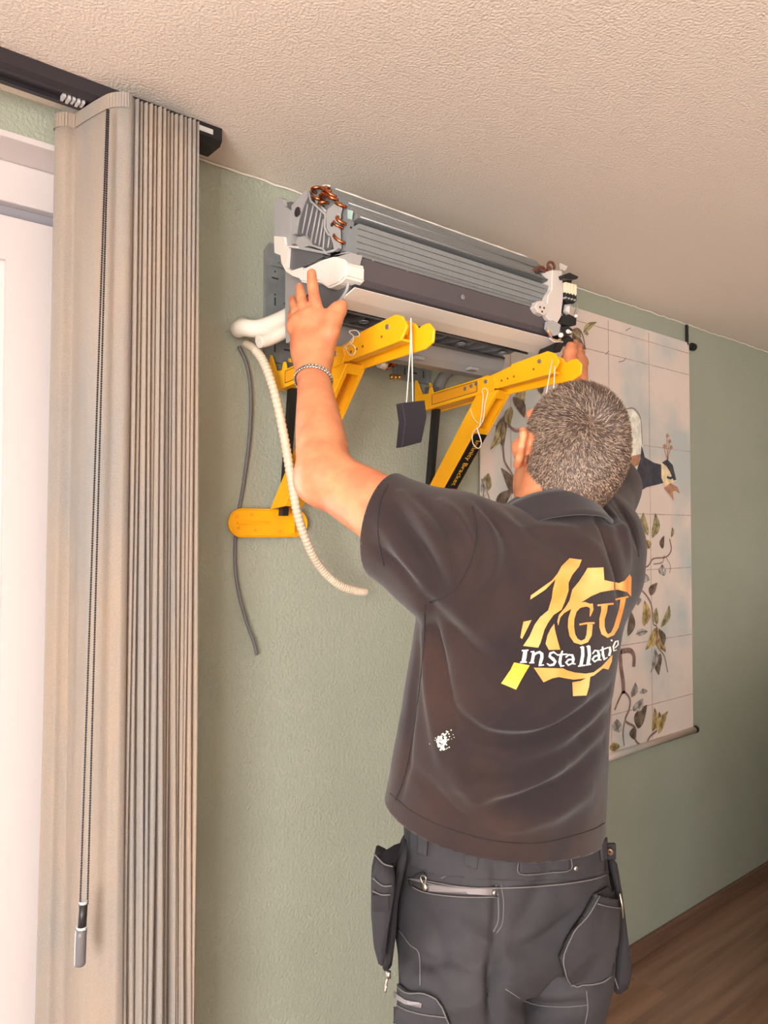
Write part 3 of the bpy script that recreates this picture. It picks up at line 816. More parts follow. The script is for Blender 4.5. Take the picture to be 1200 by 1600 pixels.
# ------------------------------------------------------------------ yellow support brackets
m_yel = mat('yellow_plastic', (250, 184, 22), .42, var=(8, (244, 170, 14), .35, .7), bump=(400, .08, .001))
m_org = mat('orange_label', (236, 160, 30), .5)
m_blk = mat('black_label', (24, 22, 22), .5)
m_txt = mat('label_print_yellow', (240, 178, 50), .5)
m_red = mat('label_print_red', (196, 40, 36), .5)
m_screw = mat('zinc_screw', (190, 186, 176), .3, metal=.8)
m_hole = mat('pin_hole_brown', (140, 84, 20), .8)
m_str = mat('white_string', (236, 230, 218), .8)
m_foam = mat('black_foam', (42, 38, 46), .75)
W = .055
def text_mesh(s, size):
    cu = bpy.data.curves.new('t', 'FONT'); cu.body = s; cu.size = size; cu.align_x = 'CENTER'; cu.align_y = 'CENTER'; cu.extrude = .0002
    o = bpy.data.objects.new('t', cu); COL.objects.link(o)
    me = bpy.data.meshes.new_from_object(o.evaluated_get(bpy.context.evaluated_depsgraph_get()))
    bpy.data.objects.remove(o); bpy.data.curves.remove(cu)
    return me
def bracket(xw, label):
    t = thing('support_bracket', (xw, -.02, 1.62), label, 'bracket', 'yellow support brackets')
    X = lambda v: xw+v
    def P(name, poly, x0, x1, m=m_yel, bev=.0015):
        bm = prism(bmesh.new(), poly, 0, X(x0), X(x1))
        if bev: bmesh.ops.bevel(bm, geom=bm.edges[:], offset=bev, segments=1, affect='EDGES')
        return part(name, bm, m, t)
    fa = [(-.300, 2.030), (-.375, 2.044), (-.3751, 2.048), (-.489, 2.061), (-.510, 2.052), (-.524, 2.030), (-.506, 2.005), (-.329, 1.994), (-.300, 2.000)]
    P('front_arm_plate', fa, 0, .006)
    fb = [(-.300, 2.030), (-.375, 2.044), (-.480, 2.057), (-.500, 2.048), (-.510, 2.035), (-.525, 2.040), (-.541, 2.040), (-.556, 2.024), (-.553, 2.000), (-.53, 1.990), (-.329, 1.984), (-.300, 1.995)]
    P('front_arm_plate', fb, W-.013, W-.007)
    P('front_arm_web', [(-.31, 2.030), (-.375, 2.0425), (-.44, 2.050), (-.44, 2.044), (-.375, 2.036), (-.31, 2.023)], .005, W-.012, bev=0)
    P('front_arm_web', [(-.33, 2.001), (-.505, 2.010), (-.505, 2.005), (-.33, 1.996)], .005, W-.03, bev=0)
    P('front_roller', [(-.480, 2.052), (-.498, 2.050), (-.504, 2.035), (-.498, 2.022), (-.484, 2.020), (-.474, 2.035)], .008, .026)
    ra = [(-.021, 1.990), (-.023, 2.061), (-.030, 2.061), (-.053, 2.018), (-.078, 2.016), (-.084, 2.034), (-.092, 2.034), (-.098, 2.016), (-.270, 2.029), (-.300, 2.032), (-.322, 2.026), (-.330, 2.006), (-.318, 1.990), (-.050, 1.969), (-.028, 1.975)]
    P('rear_arm_plate', ra, -.005, .001)
    P('rear_arm_plate', ra, W-.006, W)
    P('rear_arm_web', [(-.05, 1.9715), (-.30, 1.9915), (-.30, 1.997), (-.05, 1.977)], .001, W-.006, bev=0)
    part('hook_insert', BX((X(.012), -.075, 1.995), (X(W-.012), -.045, 2.040), .003), m_acd, t)
    P('arm_label', [(-.095, 1.982), (-.095, 2.010), (-.265, 2.022), (-.265, 1.995)], -.0056, -.0046, m_org, 0)
    bm = bmesh.new()
    for a, b in (((-.095,1.982),(-.095,2.010)),((-.095,2.010),(-.265,2.022)),((-.265,2.022),(-.265,1.995)),((-.265,1.995),(-.095,1.982))):
        tube(bm, [(X(-.0056), *a), (X(-.0056), *b)], .0008, 4)
    part('label_border', bm, m_blk, t)
    bm = bmesh.new()
    for (y_, z_) in ((-.245, 2.012), (-.263, 2.015), (-.296, 2.016), (-.466, 2.040), (-.050, 1.990), (-.222, 2.008)):
        disc(bm, (X(-.0055 if y_ > -.31 else -.001), y_, z_), (1, 0, 0), .0055, .003, 10)
    part('screw', bm, m_screw, t)
    bm = bmesh.new()
    for (y_, z_) in ((-.345, 2.012), (-.365, 2.014), (-.385, 2.016), (-.447, 2.024)):
        disc(bm, (X(0), y_, z_), (1, 0, 0), .003, .0012, 8)
    part('pin_hole', bm, m_hole, t)
    # strut: two cheeks and a front web with window cut-outs
    d = np.array((-.324+.100, 1.987-1.706)); d /= np.linalg.norm(d)
    L0, L1 = np.array((-.268, 2.003)), np.array((-.019, 1.684))
    R0, R1 = np.array((-.330, 1.990)), np.array((-.085, 1.690))
    for x0 in (0, W-.006):
        P('strut_cheek', [tuple(L0), tuple(R0), tuple(R1), tuple(L1)], x0, x0+.006)
    ax = (R1-R0); Ls = np.linalg.norm(ax); ax /= Ls; nn = np.array((ax[1], -ax[0])); nn = nn if nn[0] > 0 else -nn   # towards the wall
    def web(t0, t1, x0, x1, th=.005, lift=0.0, m=m_yel, name='strut_web'):
        a, b = R0+ax*Ls*t0 - nn*lift, R0+ax*Ls*t1 - nn*lift
        return part(name, prism(bmesh.new(), [tuple(a), tuple(b), tuple(b+nn*th), tuple(a+nn*th)], 0, X(x0), X(x1)), m, t)
    web(0, .06, .006, W-.006); web(.30, .36, .006, W-.006); web(.36, .80, .006, W-.006) if xw > 1.2 else web(.62, .80, .006, W-.006)
    web(.94, 1.0, .006, W-.006)
    web(.06, .30, .006, .012); web(.06, .30, W-.012, W-.006); web(.80, .94, .006, .012); web(.80, .94, W-.012, W-.006)
    if xw <= 1.2: web(.36, .62, .006, .012); web(.36, .62, W-.012, W-.006)
    # black wall rod
    bm = prism(bmesh.new(), [(-.068, 1.975), (-.088, 1.975), (-.050, 1.668), (-.030, 1.668)], 0, X(.018), X(.034)); part('wall_rod', bm, m_black, t)
    # stadium foot against the wall
    def stadium(x0, x1, zc, r_, n=10):
        o = []
        for k in range(n+1):
            a = -math.pi/2 + math.pi*k/n; o.append((x1-r_+r_*math.cos(a), zc+r_*math.sin(a)))
        for k in range(n+1):
            a = math.pi/2 + math.pi*k/n; o.append((x0+r_+r_*math.cos(a), zc+r_*math.sin(a)))
        return o
    xc = xw+.0
    bm = prism(bmesh.new(), stadium(xc-.11, xc+.11, 1.650, .033), 1, -.018, -.0095); foot = part('foot_plate', bm, m_yel, t)
    part('foot_pad', BX((xc-.045, -.0096, 1.630), (xc+.09, -.0005, 1.670)), m_black, t)
    bm = bmesh.new()
    st = stadium(xc-.11, xc+.11, 1.650, .033)
    tube(bm, [(p[0], -.0185, p[1]) for p in st], .0022, 5, closed=True)
    box(bm, (xc-.09, -.026, 1.648), (xc-.01, -.017, 1.652)); box(bm, (xc+.06, -.034, 1.625), (xc+.064, -.017, 1.675))
    part('foot_rib', bm, m_yel, t)
    bm = bmesh.new()
    for (a, b) in ((-.09,.015),(-.05,.020),(-.085,-.012),(-.04,-.018),(.03,-.02),(.085,.0)): disc(bm, (xc+a, -.0185, 1.650+b), (0, 1, 0), .004, .002, 8)
    part('foot_stud', bm, m_org, t)
    return t
BL = bracket(.990, 'yellow folding support bracket nearer the curtain, behind the raised forearm')
BR = bracket(1.470, 'yellow folding support bracket nearer the wall hanging, with a black strut label')
# black label with print on the strut of the right bracket
R0, R1 = np.array((-.330, 1.990)), np.array((-.085, 1.690)); ax2 = (R1-R0); Ls = np.linalg.norm(ax2); ax2 /= Ls; n2 = np.array((ax2[1], -ax2[0])); n2 = n2 if n2[0] > 0 else -n2
def on_strut(t0, t1, x0, x1, m, name, lift):
    a, b = R0+ax2*Ls*t0-n2*lift, R0+ax2*Ls*t1-n2*lift
    return part(name, prism(bmesh.new(), [tuple(a), tuple(b), tuple(b+n2*.0006), tuple(a+n2*.0006)], 0, 1.470+x0, 1.470+x1), m, BR)
lab = on_strut(.34, .86, .004, W-.003, m_blk, 'strut_label', .0008)
tag(lab, 'black strut label with yellow lettering')
red = on_strut(.80, .85, .028, W-.006, m_red, 'label_mark', .0014)
me = text_mesh('Infinity Bracket', .0245)
cpt = R0+ax2*Ls*.58-n2*.0016
xd = Vector((0, ax2[0], ax2[1])); nd = Vector((0, -n2[0], -n2[1])); yd = nd.cross(xd)
M = Matrix((xd, yd, nd)).transposed().to_4x4(); M.translation = Vector((1.470+.030, cpt[0], cpt[1]))
me.transform(M)
tx = obj('label_lettering', me, m_txt); tx.parent = lab

# strings and foam pad
def string(name, polys, label, cat, r_=.0014):
    pass
pad = thing('foam_pad', (1.02, -.5, 1.79), 'bent black foam pad hanging on white strings from the bracket tip', 'foam pad')
def pp(px, py, y): return V(onY(px, py, y))
pts = [(621,631),(656,627),(659,652),(651,692),(621,700),(625,660)]
bm = prism(bmesh.new(), [(onY(*p, -.50)[0], onY(*p, -.50)[2]) for p in pts], 1, -.515, -.495)
bmesh.ops.bevel(bm, geom=bm.edges[:], offset=.001, segments=1, affect='EDGES')
part('foam_block', bm, m_foam, pad)
bm = bmesh.new()
tube(bm, [pp(642,497,-.512), pp(641,550,-.506), pp(635,632,-.505)], .0013, 5); tube(bm, [pp(642,497,-.512), pp(644,560,-.506), pp(645,630,-.505)], .0013, 5)
part('string', bm, m_str, pad)
s2 = thing('hanging_string', (1.47, -.5, 1.9), 'white string hanging from the bracket tip beside the head', 'string')
bm = bmesh.new()
tube(bm, [pp(863,562,-.53), pp(856,600,-.53), pp(848,650,-.53)], .0013, 5); tube(bm, [pp(867,572,-.528), pp(865,610,-.528), pp(862,650,-.528)], .0013, 5)
part('string_strand', bm, m_str, s2)
s3 = thing('knotted_string', (1.46, -.3, 1.9), 'knotted white string loop tied round the strut over the black label', 'string')
bm = bmesh.new()
SX = 1.4655
sp = lambda X_, Y_, x_=SX: V(onX(590+X_*.2667, 540+Y_*.2667, x_))
tube(bm, catmull([sp(*p) for p in ((612,260),(628,250),(645,270),(628,350),(622,420),(600,470),(575,490),(555,520),(560,575),(590,602),(608,570),(592,510),(580,480))], 5), .0013, 5)
tube(bm, catmull([sp(*p) for p in ((612,262),(618,300),(610,390),(600,460),(585,495),(600,540),(610,575))], 5), .0013, 5)
tube(bm, catmull([sp(*p) for p in ((545,370),(560,420),(590,455))], 5), .0010, 5)
part('string_strand', bm, m_str, s3)
s4 = thing('string_loop', (1.0, -.3, 2.0), 'loose white string loop knotted on the bracket beside the raised hand', 'string')
bm = bmesh.new()
sq = lambda X_, Y_, x_=.990: V(onX(430+X_*.175, 400+Y_*.175, x_))
tube(bm, catmull([sq(*p) for p in ((610,830),(650,790),(690,770),(700,720),(670,690),(665,670),(720,665),(750,690),(745,715),(700,725),(665,780),(700,800),(720,840),(700,880),(670,885),(640,850),(620,800),(650,830))], 5), .0013, 5)
tube(bm, catmull([sq(*p) for p in ((625,815),(560,870),(520,930),(490,1000),(515,1100))], 5), .0010, 5)
part('string_strand', bm, m_str, s4)
# ------------------------------------------------------------------ implicit surfaces for the figure
class Field:
    def __init__(s, lo, hi, h):
        s.lo = np.array(lo, float); s.h = h
        s.n = np.ceil((np.array(hi)-s.lo)/h).astype(int)+1
        s.D = np.full(s.n, .08, np.float32)
    def sub(s, lo, hi):
        a = np.clip(np.floor((np.array(lo)-s.lo)/s.h).astype(int), 0, s.n-1)
        b = np.clip(np.ceil((np.array(hi)-s.lo)/s.h).astype(int)+1, 1, s.n)
        ax = [((np.arange(a[i], b[i])*s.h)+s.lo[i]).astype(np.float32) for i in range(3)]
        sl = tuple(slice(a[i], b[i]) for i in range(3))
        return sl, np.meshgrid(*ax, indexing='ij', sparse=True)
    def put(s, sl, d, k, neg=False):
        A = s.D[sl]
        if neg:
            d = -d
            if k > 0:
                hh = np.maximum(k-np.abs(A-d), 0)/k; s.D[sl] = np.maximum(A, d)+hh*hh*k*.25
            else: s.D[sl] = np.maximum(A, d)
        elif k > 0:
            hh = np.maximum(k-np.abs(A-d), 0)/k; s.D[sl] = np.minimum(A, d)-hh*hh*k*.25
        else: s.D[sl] = np.minimum(A, d)
    def cap(s, a, b, ra, rb=None, k=.01, neg=False):
        rb = ra if rb is None else rb
        a = np.array(a, float); b = np.array(b, float); m = max(ra, rb)+k+.03
        sl, (x, y, z) = s.sub(np.minimum(a, b)-m, np.maximum(a, b)+m)
        ab = b-a; L = max(ab@ab, 1e-9)
        t = np.clip(((x-a[0])*ab[0]+(y-a[1])*ab[1]+(z-a[2])*ab[2])/L, 0, 1)
        d = np.sqrt((x-a[0]-t*ab[0])**2+(y-a[1]-t*ab[1])**2+(z-a[2]-t*ab[2])**2)-(ra+(rb-ra)*t)
        s.put(sl, d.astype(np.float32), k, neg)
    def chain(s, pts, rs, k=.01):
        for i in range(len(pts)-1): s.cap(pts[i], pts[i+1], rs[i], rs[i+1], k)
    def sweep(s, pts, rs, k=.01, n=10):
        """one smooth limb: finely sampled tapered sweep, blended once"""
        Q = catmull([np.append(np.array(p, float), r) for p, r in zip(pts, rs)], n)
        P = np.array(Q); m = P[:, 3].max()+k+.03
        sl, (x, y, z) = s.sub(P[:, :3].min(0)-m, P[:, :3].max(0)+m)
        best = None
        for i in range(len(P)-1):
            a, b = P[i, :3], P[i+1, :3]; ab = b-a; L = max(ab@ab, 1e-9)
            t = np.clip(((x-a[0])*ab[0]+(y-a[1])*ab[1]+(z-a[2])*ab[2])/L, 0, 1)
            d = np.sqrt((x-a[0]-t*ab[0])**2+(y-a[1]-t*ab[1])**2+(z-a[2]-t*ab[2])**2)-(P[i, 3]+(P[i+1, 3]-P[i, 3])*t)
            best = d if best is None else np.minimum(best, d)
        s.put(sl, best.astype(np.float32), k)
    def ell(s, c, axes, r, k=.01, neg=False):
        c = np.array(c, float); m = max(r)+k+.03
        sl, (x, y, z) = s.sub(c-m, c+m)
        q = [(x-c[0])*a[0]+(y-c[1])*a[1]+(z-c[2])*a[2] for a in axes]
        k0 = np.sqrt(sum((q[i]/r[i])**2 for i in range(3))); k1 = np.sqrt(sum((q[i]/r[i]**2)**2 for i in range(3)))+1e-6
        s.put(sl, (k0*(k0-1)/k1).astype(np.float32), k, neg)
    def loft(s, rings, Rv, Fv, k=.02, pw=2.3):
        """rings: (z, cx, cy, a, b), z ascending"""
        R_ = sorted(rings); zs = np.array([r[0] for r in R_])
        lo = np.array([min(r[1]-r[3] for r in R_)-.08, min(r[2]-r[3] for r in R_)-.08, zs[0]-.06]); hi = np.array([max(r[1]+r[3] for r in R_)+.08, max(r[2]+r[3] for r in R_)+.08, zs[-1]+.06])
        sl, (x, y, z) = s.sub(lo, hi)
        g = [np.interp(z, zs, [r[i] for r in R_]) for i in (1, 2, 3, 4)]
        u = np.abs((x-g[0])*Rv[0]+(y-g[1])*Rv[1])/g[2]; v = np.abs((x-g[0])*Fv[0]+(y-g[1])*Fv[1])/g[3]
        rr = (u**pw+v**pw)**(1/pw)
        d = (rr-1)*np.minimum(g[2], g[3])*1.1
        dz = np.maximum(zs[0]-z, z-zs[-1])
        d = np.where(dz > 0, np.sqrt(np.maximum(d, 0)**2+dz**2)+np.minimum(d, 0)*0, np.maximum(d, dz))
        s.put(sl, d.astype(np.float32), k)
    def mesh(s):
        D = s.D; ins = D < 0
        c = np.zeros(np.array(D.shape)-1, np.int8)
        for i in (0, 1):
            for j in (0, 1):
                for k in (0, 1):
                    c += ins[i:D.shape[0]-1+i, j:D.shape[1]-1+j, k:D.shape[2]-1+k]
        act = np.argwhere((c > 0) & (c < 8))
        idx = np.full(c.shape, -1, np.int32); idx[tuple(act.T)] = np.arange(len(act))
        acc = np.zeros((len(act), 3)); cnt = np.zeros(len(act))
        E_ = []
        for ax in range(3):
            o = [i for i in range(3) if i != ax]
            for p in (0, 1):
                for q in (0, 1):
                    a = np.zeros(3, int); a[o[0]] = p; a[o[1]] = q; b = a.copy(); b[ax] = 1; E_.append((a, b))
        for a, b in E_:
            da = D[tuple((act+a).T)]; db = D[tuple((act+b).T)]
            m = (da < 0) != (db < 0)
            t = np.where(m, da/np.where(m, da-db, 1), 0)
            acc += (a+(b-a)*t[:, None])*m[:, None]; cnt += m
        V_ = (act+acc/cnt[:, None])*s.h+s.lo
        F_ = []
        for ax in range(3):
            o = [i for i in range(3) if i != ax]
            sl0 = [slice(None)]*3; sl1 = [slice(None)]*3
            sl0[ax] = slice(0, -1); sl1[ax] = slice(1, None)
            a = ins[tuple(sl0)]; b = ins[tuple(sl1)]
            e = np.argwhere(a != b)
            e = e[(e[:, o[0]] > 0) & (e[:, o[1]] > 0) & (e[:, o[0]] < D.shape[o[0]]-1) & (e[:, o[1]] < D.shape[o[1]]-1)]
            fl = a[tuple(e.T)]
            quad = []
            for p, q in ((1, 1), (0, 1), (0, 0), (1, 0)):
                g = e.copy(); g[:, o[0]] -= p; g[:, o[1]] -= q; quad.append(idx[tuple(g.T)])
            quad = np.stack(quad, 1)
            if ax == 1: fl = ~fl
            quad[~fl] = quad[~fl][:, ::-1]
            F_.append(quad)
        return V_, np.concatenate(F_)

def mesh_from(name, Vv, Ff):
    me = bpy.data.meshes.new(name)
    me.vertices.add(len(Vv)); me.vertices.foreach_set('co', np.asarray(Vv, np.float32).ravel())
    Ff = np.asarray(Ff, np.int32)
    me.loops.add(Ff.size); me.loops.foreach_set('vertex_index', Ff.ravel())
    me.polygons.add(len(Ff)); me.polygons.foreach_set('loop_start', np.arange(0, Ff.size, Ff.shape[1], dtype=np.int32))
    me.polygons.foreach_set('use_smooth', np.ones(len(Ff), bool))
    me.update(calc_edges=True); me.validate()
    return me
def relax(Vv, Ff, it=2, lam=.5):
    Vv = Vv.copy(); n = len(Vv)
    a = np.concatenate([Ff[:, i] for i in range(4)]+[Ff[:, (i+1) % 4] for i in range(4)]); b = np.concatenate([Ff[:, (i+1) % 4] for i in range(4)]+[Ff[:, i] for i in range(4)])
    cnt = np.bincount(a, minlength=n)[:, None]
    for _ in range(it):
        for l in (lam, -lam*1.03):
            m = np.stack([np.bincount(a, Vv[b, i], n) for i in range(3)], 1)/np.maximum(cnt, 1)
            Vv += l*(m-Vv)
    return Vv
def nrm(v): v = np.array(v, float); return v/np.linalg.norm(v)

# ------------------------------------------------------------------ pose (joint positions measured from the photograph)
PF = np.array((.087, .996, 0.)); PRt = np.array((.996, -.087, 0.)); ZZ = np.array((0, 0, 1.))
shL, elL, wrL = onD(700, 858, 1.10), onD(508, 745, 1.205), onD(489, 582, 1.385)
shR, elR, wrR = onD(924, 850, 1.33), onD(944, 722, 1.62), onD(893, 605, 1.88)
roll, tilt = math.radians(9), math.radians(24)
hp0, hr0 = np.array((.438, .899, 0.)), np.array((.899, -.438, 0.))
hR = nrm(hr0*math.cos(roll)-ZZ*math.sin(roll)); hF = hp0*math.cos(tilt)+ZZ*math.sin(tilt); hF = nrm(hF-hR*(hF@hR)); hU = np.cross(hR, hF)
hC = onD(895, 696, 1.19)
H = lambda r, f, u: hC+hR*r+hF*f+hU*u
HA = (hR, hF, hU)
nkT, nkB = onD(872, 772, 1.185), onD(853, 850, 1.19)

man = thing('person', tuple((onD(790, 1400, 1.30)*np.array((1, 1, 0))+np.array((0, 0, FZ)))), 'man in a dark polo shirt and grey work trousers lifting the air conditioner', 'person')
B = Field((.60, -1.16, 1.02), (1.78, -.30, 2.22), .0036)
# torso inside the shirt
def ring(py, cx, d, a, b):
    c = onD(cx, py, d); return (c[2], c[0], c[1], a, b)
B.loft([ring(1380, 790, 1.30, .165, .115), ring(1250, 790, 1.28, .168, .115), ring(1100, 798, 1.25, .160, .108), ring(1000, 812, 1.225, .158, .106), ring(900, 826, 1.20, .155, .10), ring(850, 838, 1.19, .14, .09)], PRt, PF, k=.02)
B.cap(onD(845, 868, 1.19), shL, .058, .054, .04); B.cap(onD(845, 868, 1.19), shR, .058, .054, .04)
# neck and head
B.cap(nkB, nkT, .066, .060, .03)
B.ell(H(0, -.004, .004), HA, (.0705, .093, .090), .02)
B.ell(H(0, -.042, -.022), HA, (.062, .054, .064), .03)
B.ell(H(0, .035, -.075), HA, (.058, .064, .068), .03)
B.cap(H(0, .075, -.125), H(0, .088, -.118), .020, .018, .025)            # chin
B.cap(H(0, .088, .010), H(0, .112, -.035), .010, .013, .012)            # nose
for s_ in (-1, 1):
    B.cap(H(.015*s_, .088, .022), H(.048*s_, .075, .020), .010, .010, .016)     # brow
    B.ell(H(.045*s_, .070, -.035), HA, (.022, .020, .020), .02)                # cheek
    B.ell(H(.033*s_, .092, .002), HA, (.014, .012, .010), .006, True)          # eye socket
    B.ell(H(.033*s_, .080, .002), HA, (.0125, .0125, .0125), .003)
    B.cap(H(.010*s_, .104, -.040), H(.013*s_, .100, -.040), .007, .006, .006)
    # ear: rim and lobe
    ec = lambda f, u, o=0.0: H((.072+o)*s_, f, u)
    B.ell(ec(.004, -.022, .004), (nrm(hR+hF*-.45*s_*s_), hF, hU), (.008, .019, .030), .006)
    rim = [ec(.014, -.008, .006), ec(.006, .006, .012), ec(-.010, .004, .016), ec(-.017, -.014, .017), ec(-.012, -.034, .012), ec(.002, -.048, .006)]
    B.chain(rim, [.0048, .0052, .0055, .0055, .0052, .0065], .004)
B.cap(H(-.022, .098, -.070), H(.022, .098, -.070), .007, .007, .008)      # lips
B.cap(H(-.020, .099, -.080), H(.020, .099, -.080), .007, .007, .008)
B.cap(H(-.024, .106, -.075), H(.024, .106, -.075), .0022, .0022, .003, True)
# left arm
mid = shL*.5+elL*.5
B.sweep([shL, mid, elL*.9+shL*.1, elL], [.056, .052, .0450, .043], .016, 8)
B.cap(onD(502, 750, 1.195), onD(492, 753, 1.19), .031, .024, .03)            # elbow point
B.sweep([elL, elL*.78+wrL*.22, elL*.5+wrL*.5, elL*.25+wrL*.75, wrL, wrL*1.2-elL*.2], [.0410, .0425, .0385, .0325, .0285, .0270], .022, 8)
sidev = nrm(onD(540, 600, 1.4)-onD(460, 600, 1.4))
B.cap(wrL-sidev*.007, onD(490, 560, 1.40)-sidev*.007, .021, .021, .02); B.cap(wrL+sidev*.008, onD(490, 560, 1.40)+sidev*.008, .020, .021, .02)
# left hand: metacarpals, four fingers, thumb (pixel, depth)
wb = [onD(x, 562, 1.405) for x in (500, 493, 485, 478)]
kn = [onD(506, 498, 1.425), onD(487, 491, 1.430), onD(470, 497, 1.437), onD(461, 511, 1.445)]
for a, b in zip(wb, kn): B.cap(a, b, .0165, .0128, .020)
B.cap(onD(497, 545, 1.415), onD(480, 545, 1.42), .019, .018, .03)
B.cap(kn[0], kn[3], .0125, .0115, .018)
for kk in (kn[0]*.7+kn[1]*.3, kn[1]*.65+kn[2]*.35, kn[2]*.7+kn[3]*.3): B.ell(kk-FW*.008, (RT, FW, UP), (.0085, .007, .010), .010)
fing = [
 [kn[0]+(kn[1]-kn[0])*.30, onD(492, 470, 1.435), onD(488.5, 447, 1.445), onD(487, 427, 1.452)],
 [kn[1]+(kn[2]-kn[1])*.35, onD(473, 477, 1.440), onD(470, 461, 1.455), onD(468, 449, 1.470)],
 [kn[2]+(kn[3]-kn[2])*.30, onD(462, 488, 1.450), onD(459, 475, 1.470), onD(457, 467, 1.490)],
 [kn[3], onD(456, 505, 1.465), onD(455, 496, 1.485), onD(455, 489, 1.50)],
]
frad = [(.0120, .0112, .0104, .0090), (.0112, .0104, .0095, .0082), (.0100, .0092, .0083, .0072), (.0092, .0082, .0074, .0064)]
for f_, r_ in zip(fing, frad): B.chain(f_, r_, .0035)
th = [onD(503, 548, 1.405), onD(515, 520, 1.405), onD(521, 500, 1.415), onD(528, 485, 1.425), onD(534, 477, 1.43)]
B.chain(th, [.0180, .0165, .0150, .0138, .0105], .012)
# right arm and hand
B.chain([shR, shR*.5+elR*.5, elR], [.056, .054, .047], .03)
B.chain([elR, elR*.68+wrR*.32, elR*.3+wrR*.7, wrR], [.045, .0465, .036, .0285], .025)
rkn = [onD(888, 562, 1.95), onD(895, 556, 1.96), onD(902, 560, 1.965), onD(908, 568, 1.97)]
rwb = [onD(x, 592, 1.905) for x in (886, 892, 898, 903)]
for a, b in zip(rwb, rkn): B.cap(a, b, .0200, .0150, .024)
B.cap(rkn[0], rkn[3], .0125, .0115, .018)
rf = [[rkn[0], onD(888, 548, 1.985), onD(889, 541, 2.02), onD(890, 540, 2.04)], [rkn[1], onD(896, 542, 1.99), onD(898, 536, 2.02), onD(898, 535, 2.05)],
      [rkn[2], onD(905, 548, 1.995), onD(906, 541, 2.03), onD(905, 539, 2.05)], [rkn[3], onD(909, 558, 2.0), onD(910, 551, 2.025), onD(909, 548, 2.045)]]
for f_, r_ in zip(rf, frad): B.chain(f_, r_, .003)
B.chain([onD(888, 590, 1.905), onD(888, 568, 1.905), onD(891, 552, 1.915), onD(891, 541, 1.925)], [.020, .0165, .0150, .0115], .010)
Vv, Ff = B.mesh()
Vv = relax(Vv, Ff, 5)
body_me = mesh_from('body', Vv, Ff)
def skin_material():
    m = mat('skin', (208, 138, 98), .48, sss=.12, bump=(420, .18, .001), bump2=(70, .12, .002), var=((26, 26, 26), (194, 116, 82), .40, .66))
    return m
m_skin = skin_material()
body = adopt(man, obj('body', body_me, m_skin))
bvh_body = BVHTree.FromPolygons([tuple(v) for v in Vv], [tuple(f) for f in Ff.tolist()])
# finger nails
m_nail = mat('nail', (222, 160, 138), .3)
def nail(tip, prev, r_):
    d = nrm(tip-prev); toC = nrm(CAM-tip); n = nrm(toC-d*(toC@d)); s = np.cross(d, n)
    bm = bmesh.new(); rows = []
    for i in range(5):
        t = -1+2*i/4
        row = []
        for j in range(4):
            u = j/3
            w = r_*.68*(1-.25*u*u)
            p = tip + d*(-.006+.0105*u) + s*w*t + n*(r_*math.sqrt(max(0, 1-(.68*t)**2))*1.0+.0006-.0016*u)
            row.append(bm.verts.new(V(p)))
        rows.append(row)
    for i in range(4):
        for j in range(3): bm.faces.new((rows[i][j], rows[i+1][j], rows[i+1][j+1], rows[i][j+1])).smooth = True
    o = obj('nail', bm, m_nail); o.parent = body
nail(fing[0][3]+np.array((0,0,0)), fing[0][2], .0082); nail(fing[1][3], fing[1][2], .0078); nail(th[4], th[3], .0098)

# ------------------------------------------------------------------ hair: cropped cap plus short strands
def hair_mask(P):
    q = P-hC
    r, f, u = q@hR, q@hF, q@hU
    low = np.where(f < -.02, -.082-.12*(f+.02)*0, -.082+(f+.02)*1.25)          # hairline rising towards the temple
    low = low + 1.1*np.maximum(0, np.abs(r)-.036)
    front = .070-.25*np.maximum(0, .06-u)
    ear = (np.abs(r) > .0695) & (f > -.024) & (u < .012)
    return (u > low) & (f < front) & ~ear & (np.linalg.norm(q, axis=1) < .135) & (u > -.098)
fc = Vv[Ff].mean(1)
hm = hair_mask(fc)
nor = np.cross(Vv[Ff[:, 2]]-Vv[Ff[:, 0]], Vv[Ff[:, 3]]-Vv[Ff[:, 1]]); area = np.linalg.norm(nor, axis=1)*.5; nor = nor/np.maximum(np.linalg.norm(nor, axis=1), 1e-9)[:, None]
if ((fc[hm]-hC)*nor[hm]).sum() < 0: nor = -nor
sel = np.where(hm)[0]
vn = np.zeros_like(Vv); np.add.at(vn, Ff.ravel(), np.repeat(nor, 4, axis=0)); vn /= np.maximum(np.linalg.norm(vn, axis=1), 1e-9)[:, None]
used = np.unique(Ff[sel]); remap = np.full(len(Vv), -1); remap[used] = np.arange(len(used))
cap_v = Vv[used]+vn[used]*.0016
capF = remap[Ff[sel]]
rng = np.random.default_rng(4)
whorl = H(-.020, -.072, .052)
NS = 26000
pick = rng.choice(sel, NS, p=area[sel]/area[sel].sum())
w_ = rng.random((NS, 2)); base = Vv[Ff[pick, 0]]*(1-w_[:, :1])*(1-w_[:, 1:])+Vv[Ff[pick, 1]]*w_[:, :1]*(1-w_[:, 1:])+Vv[Ff[pick, 2]]*w_[:, :1]*w_[:, 1:]+Vv[Ff[pick, 3]]*(1-w_[:, :1])*w_[:, 1:]
N_ = nor[pick]
away = base-whorl; away -= N_*np.sum(away*N_, 1)[:, None]; away /= np.maximum(np.linalg.norm(away, axis=1), 1e-6)[:, None]
swirl = np.cross(N_, away)
q = base-hC; uu = q@hU
dirv = away*.8+swirl*.35+rng.normal(0, .38, (NS, 3)); dirv -= N_*np.sum(dirv*N_, 1)[:, None]; dirv /= np.linalg.norm(dirv, axis=1)[:, None]
top = np.clip((uu+.06)/.13, 0, 1)
length = (.0055+.0085*top)*rng.uniform(.7, 1.25, NS)
lift = (.45+.35*top)*rng.uniform(.6, 1.3, NS)
grow = nrm(np.zeros(3)+1)
g = dirv+N_*lift[:, None]; g /= np.linalg.norm(g, axis=1)[:, None]
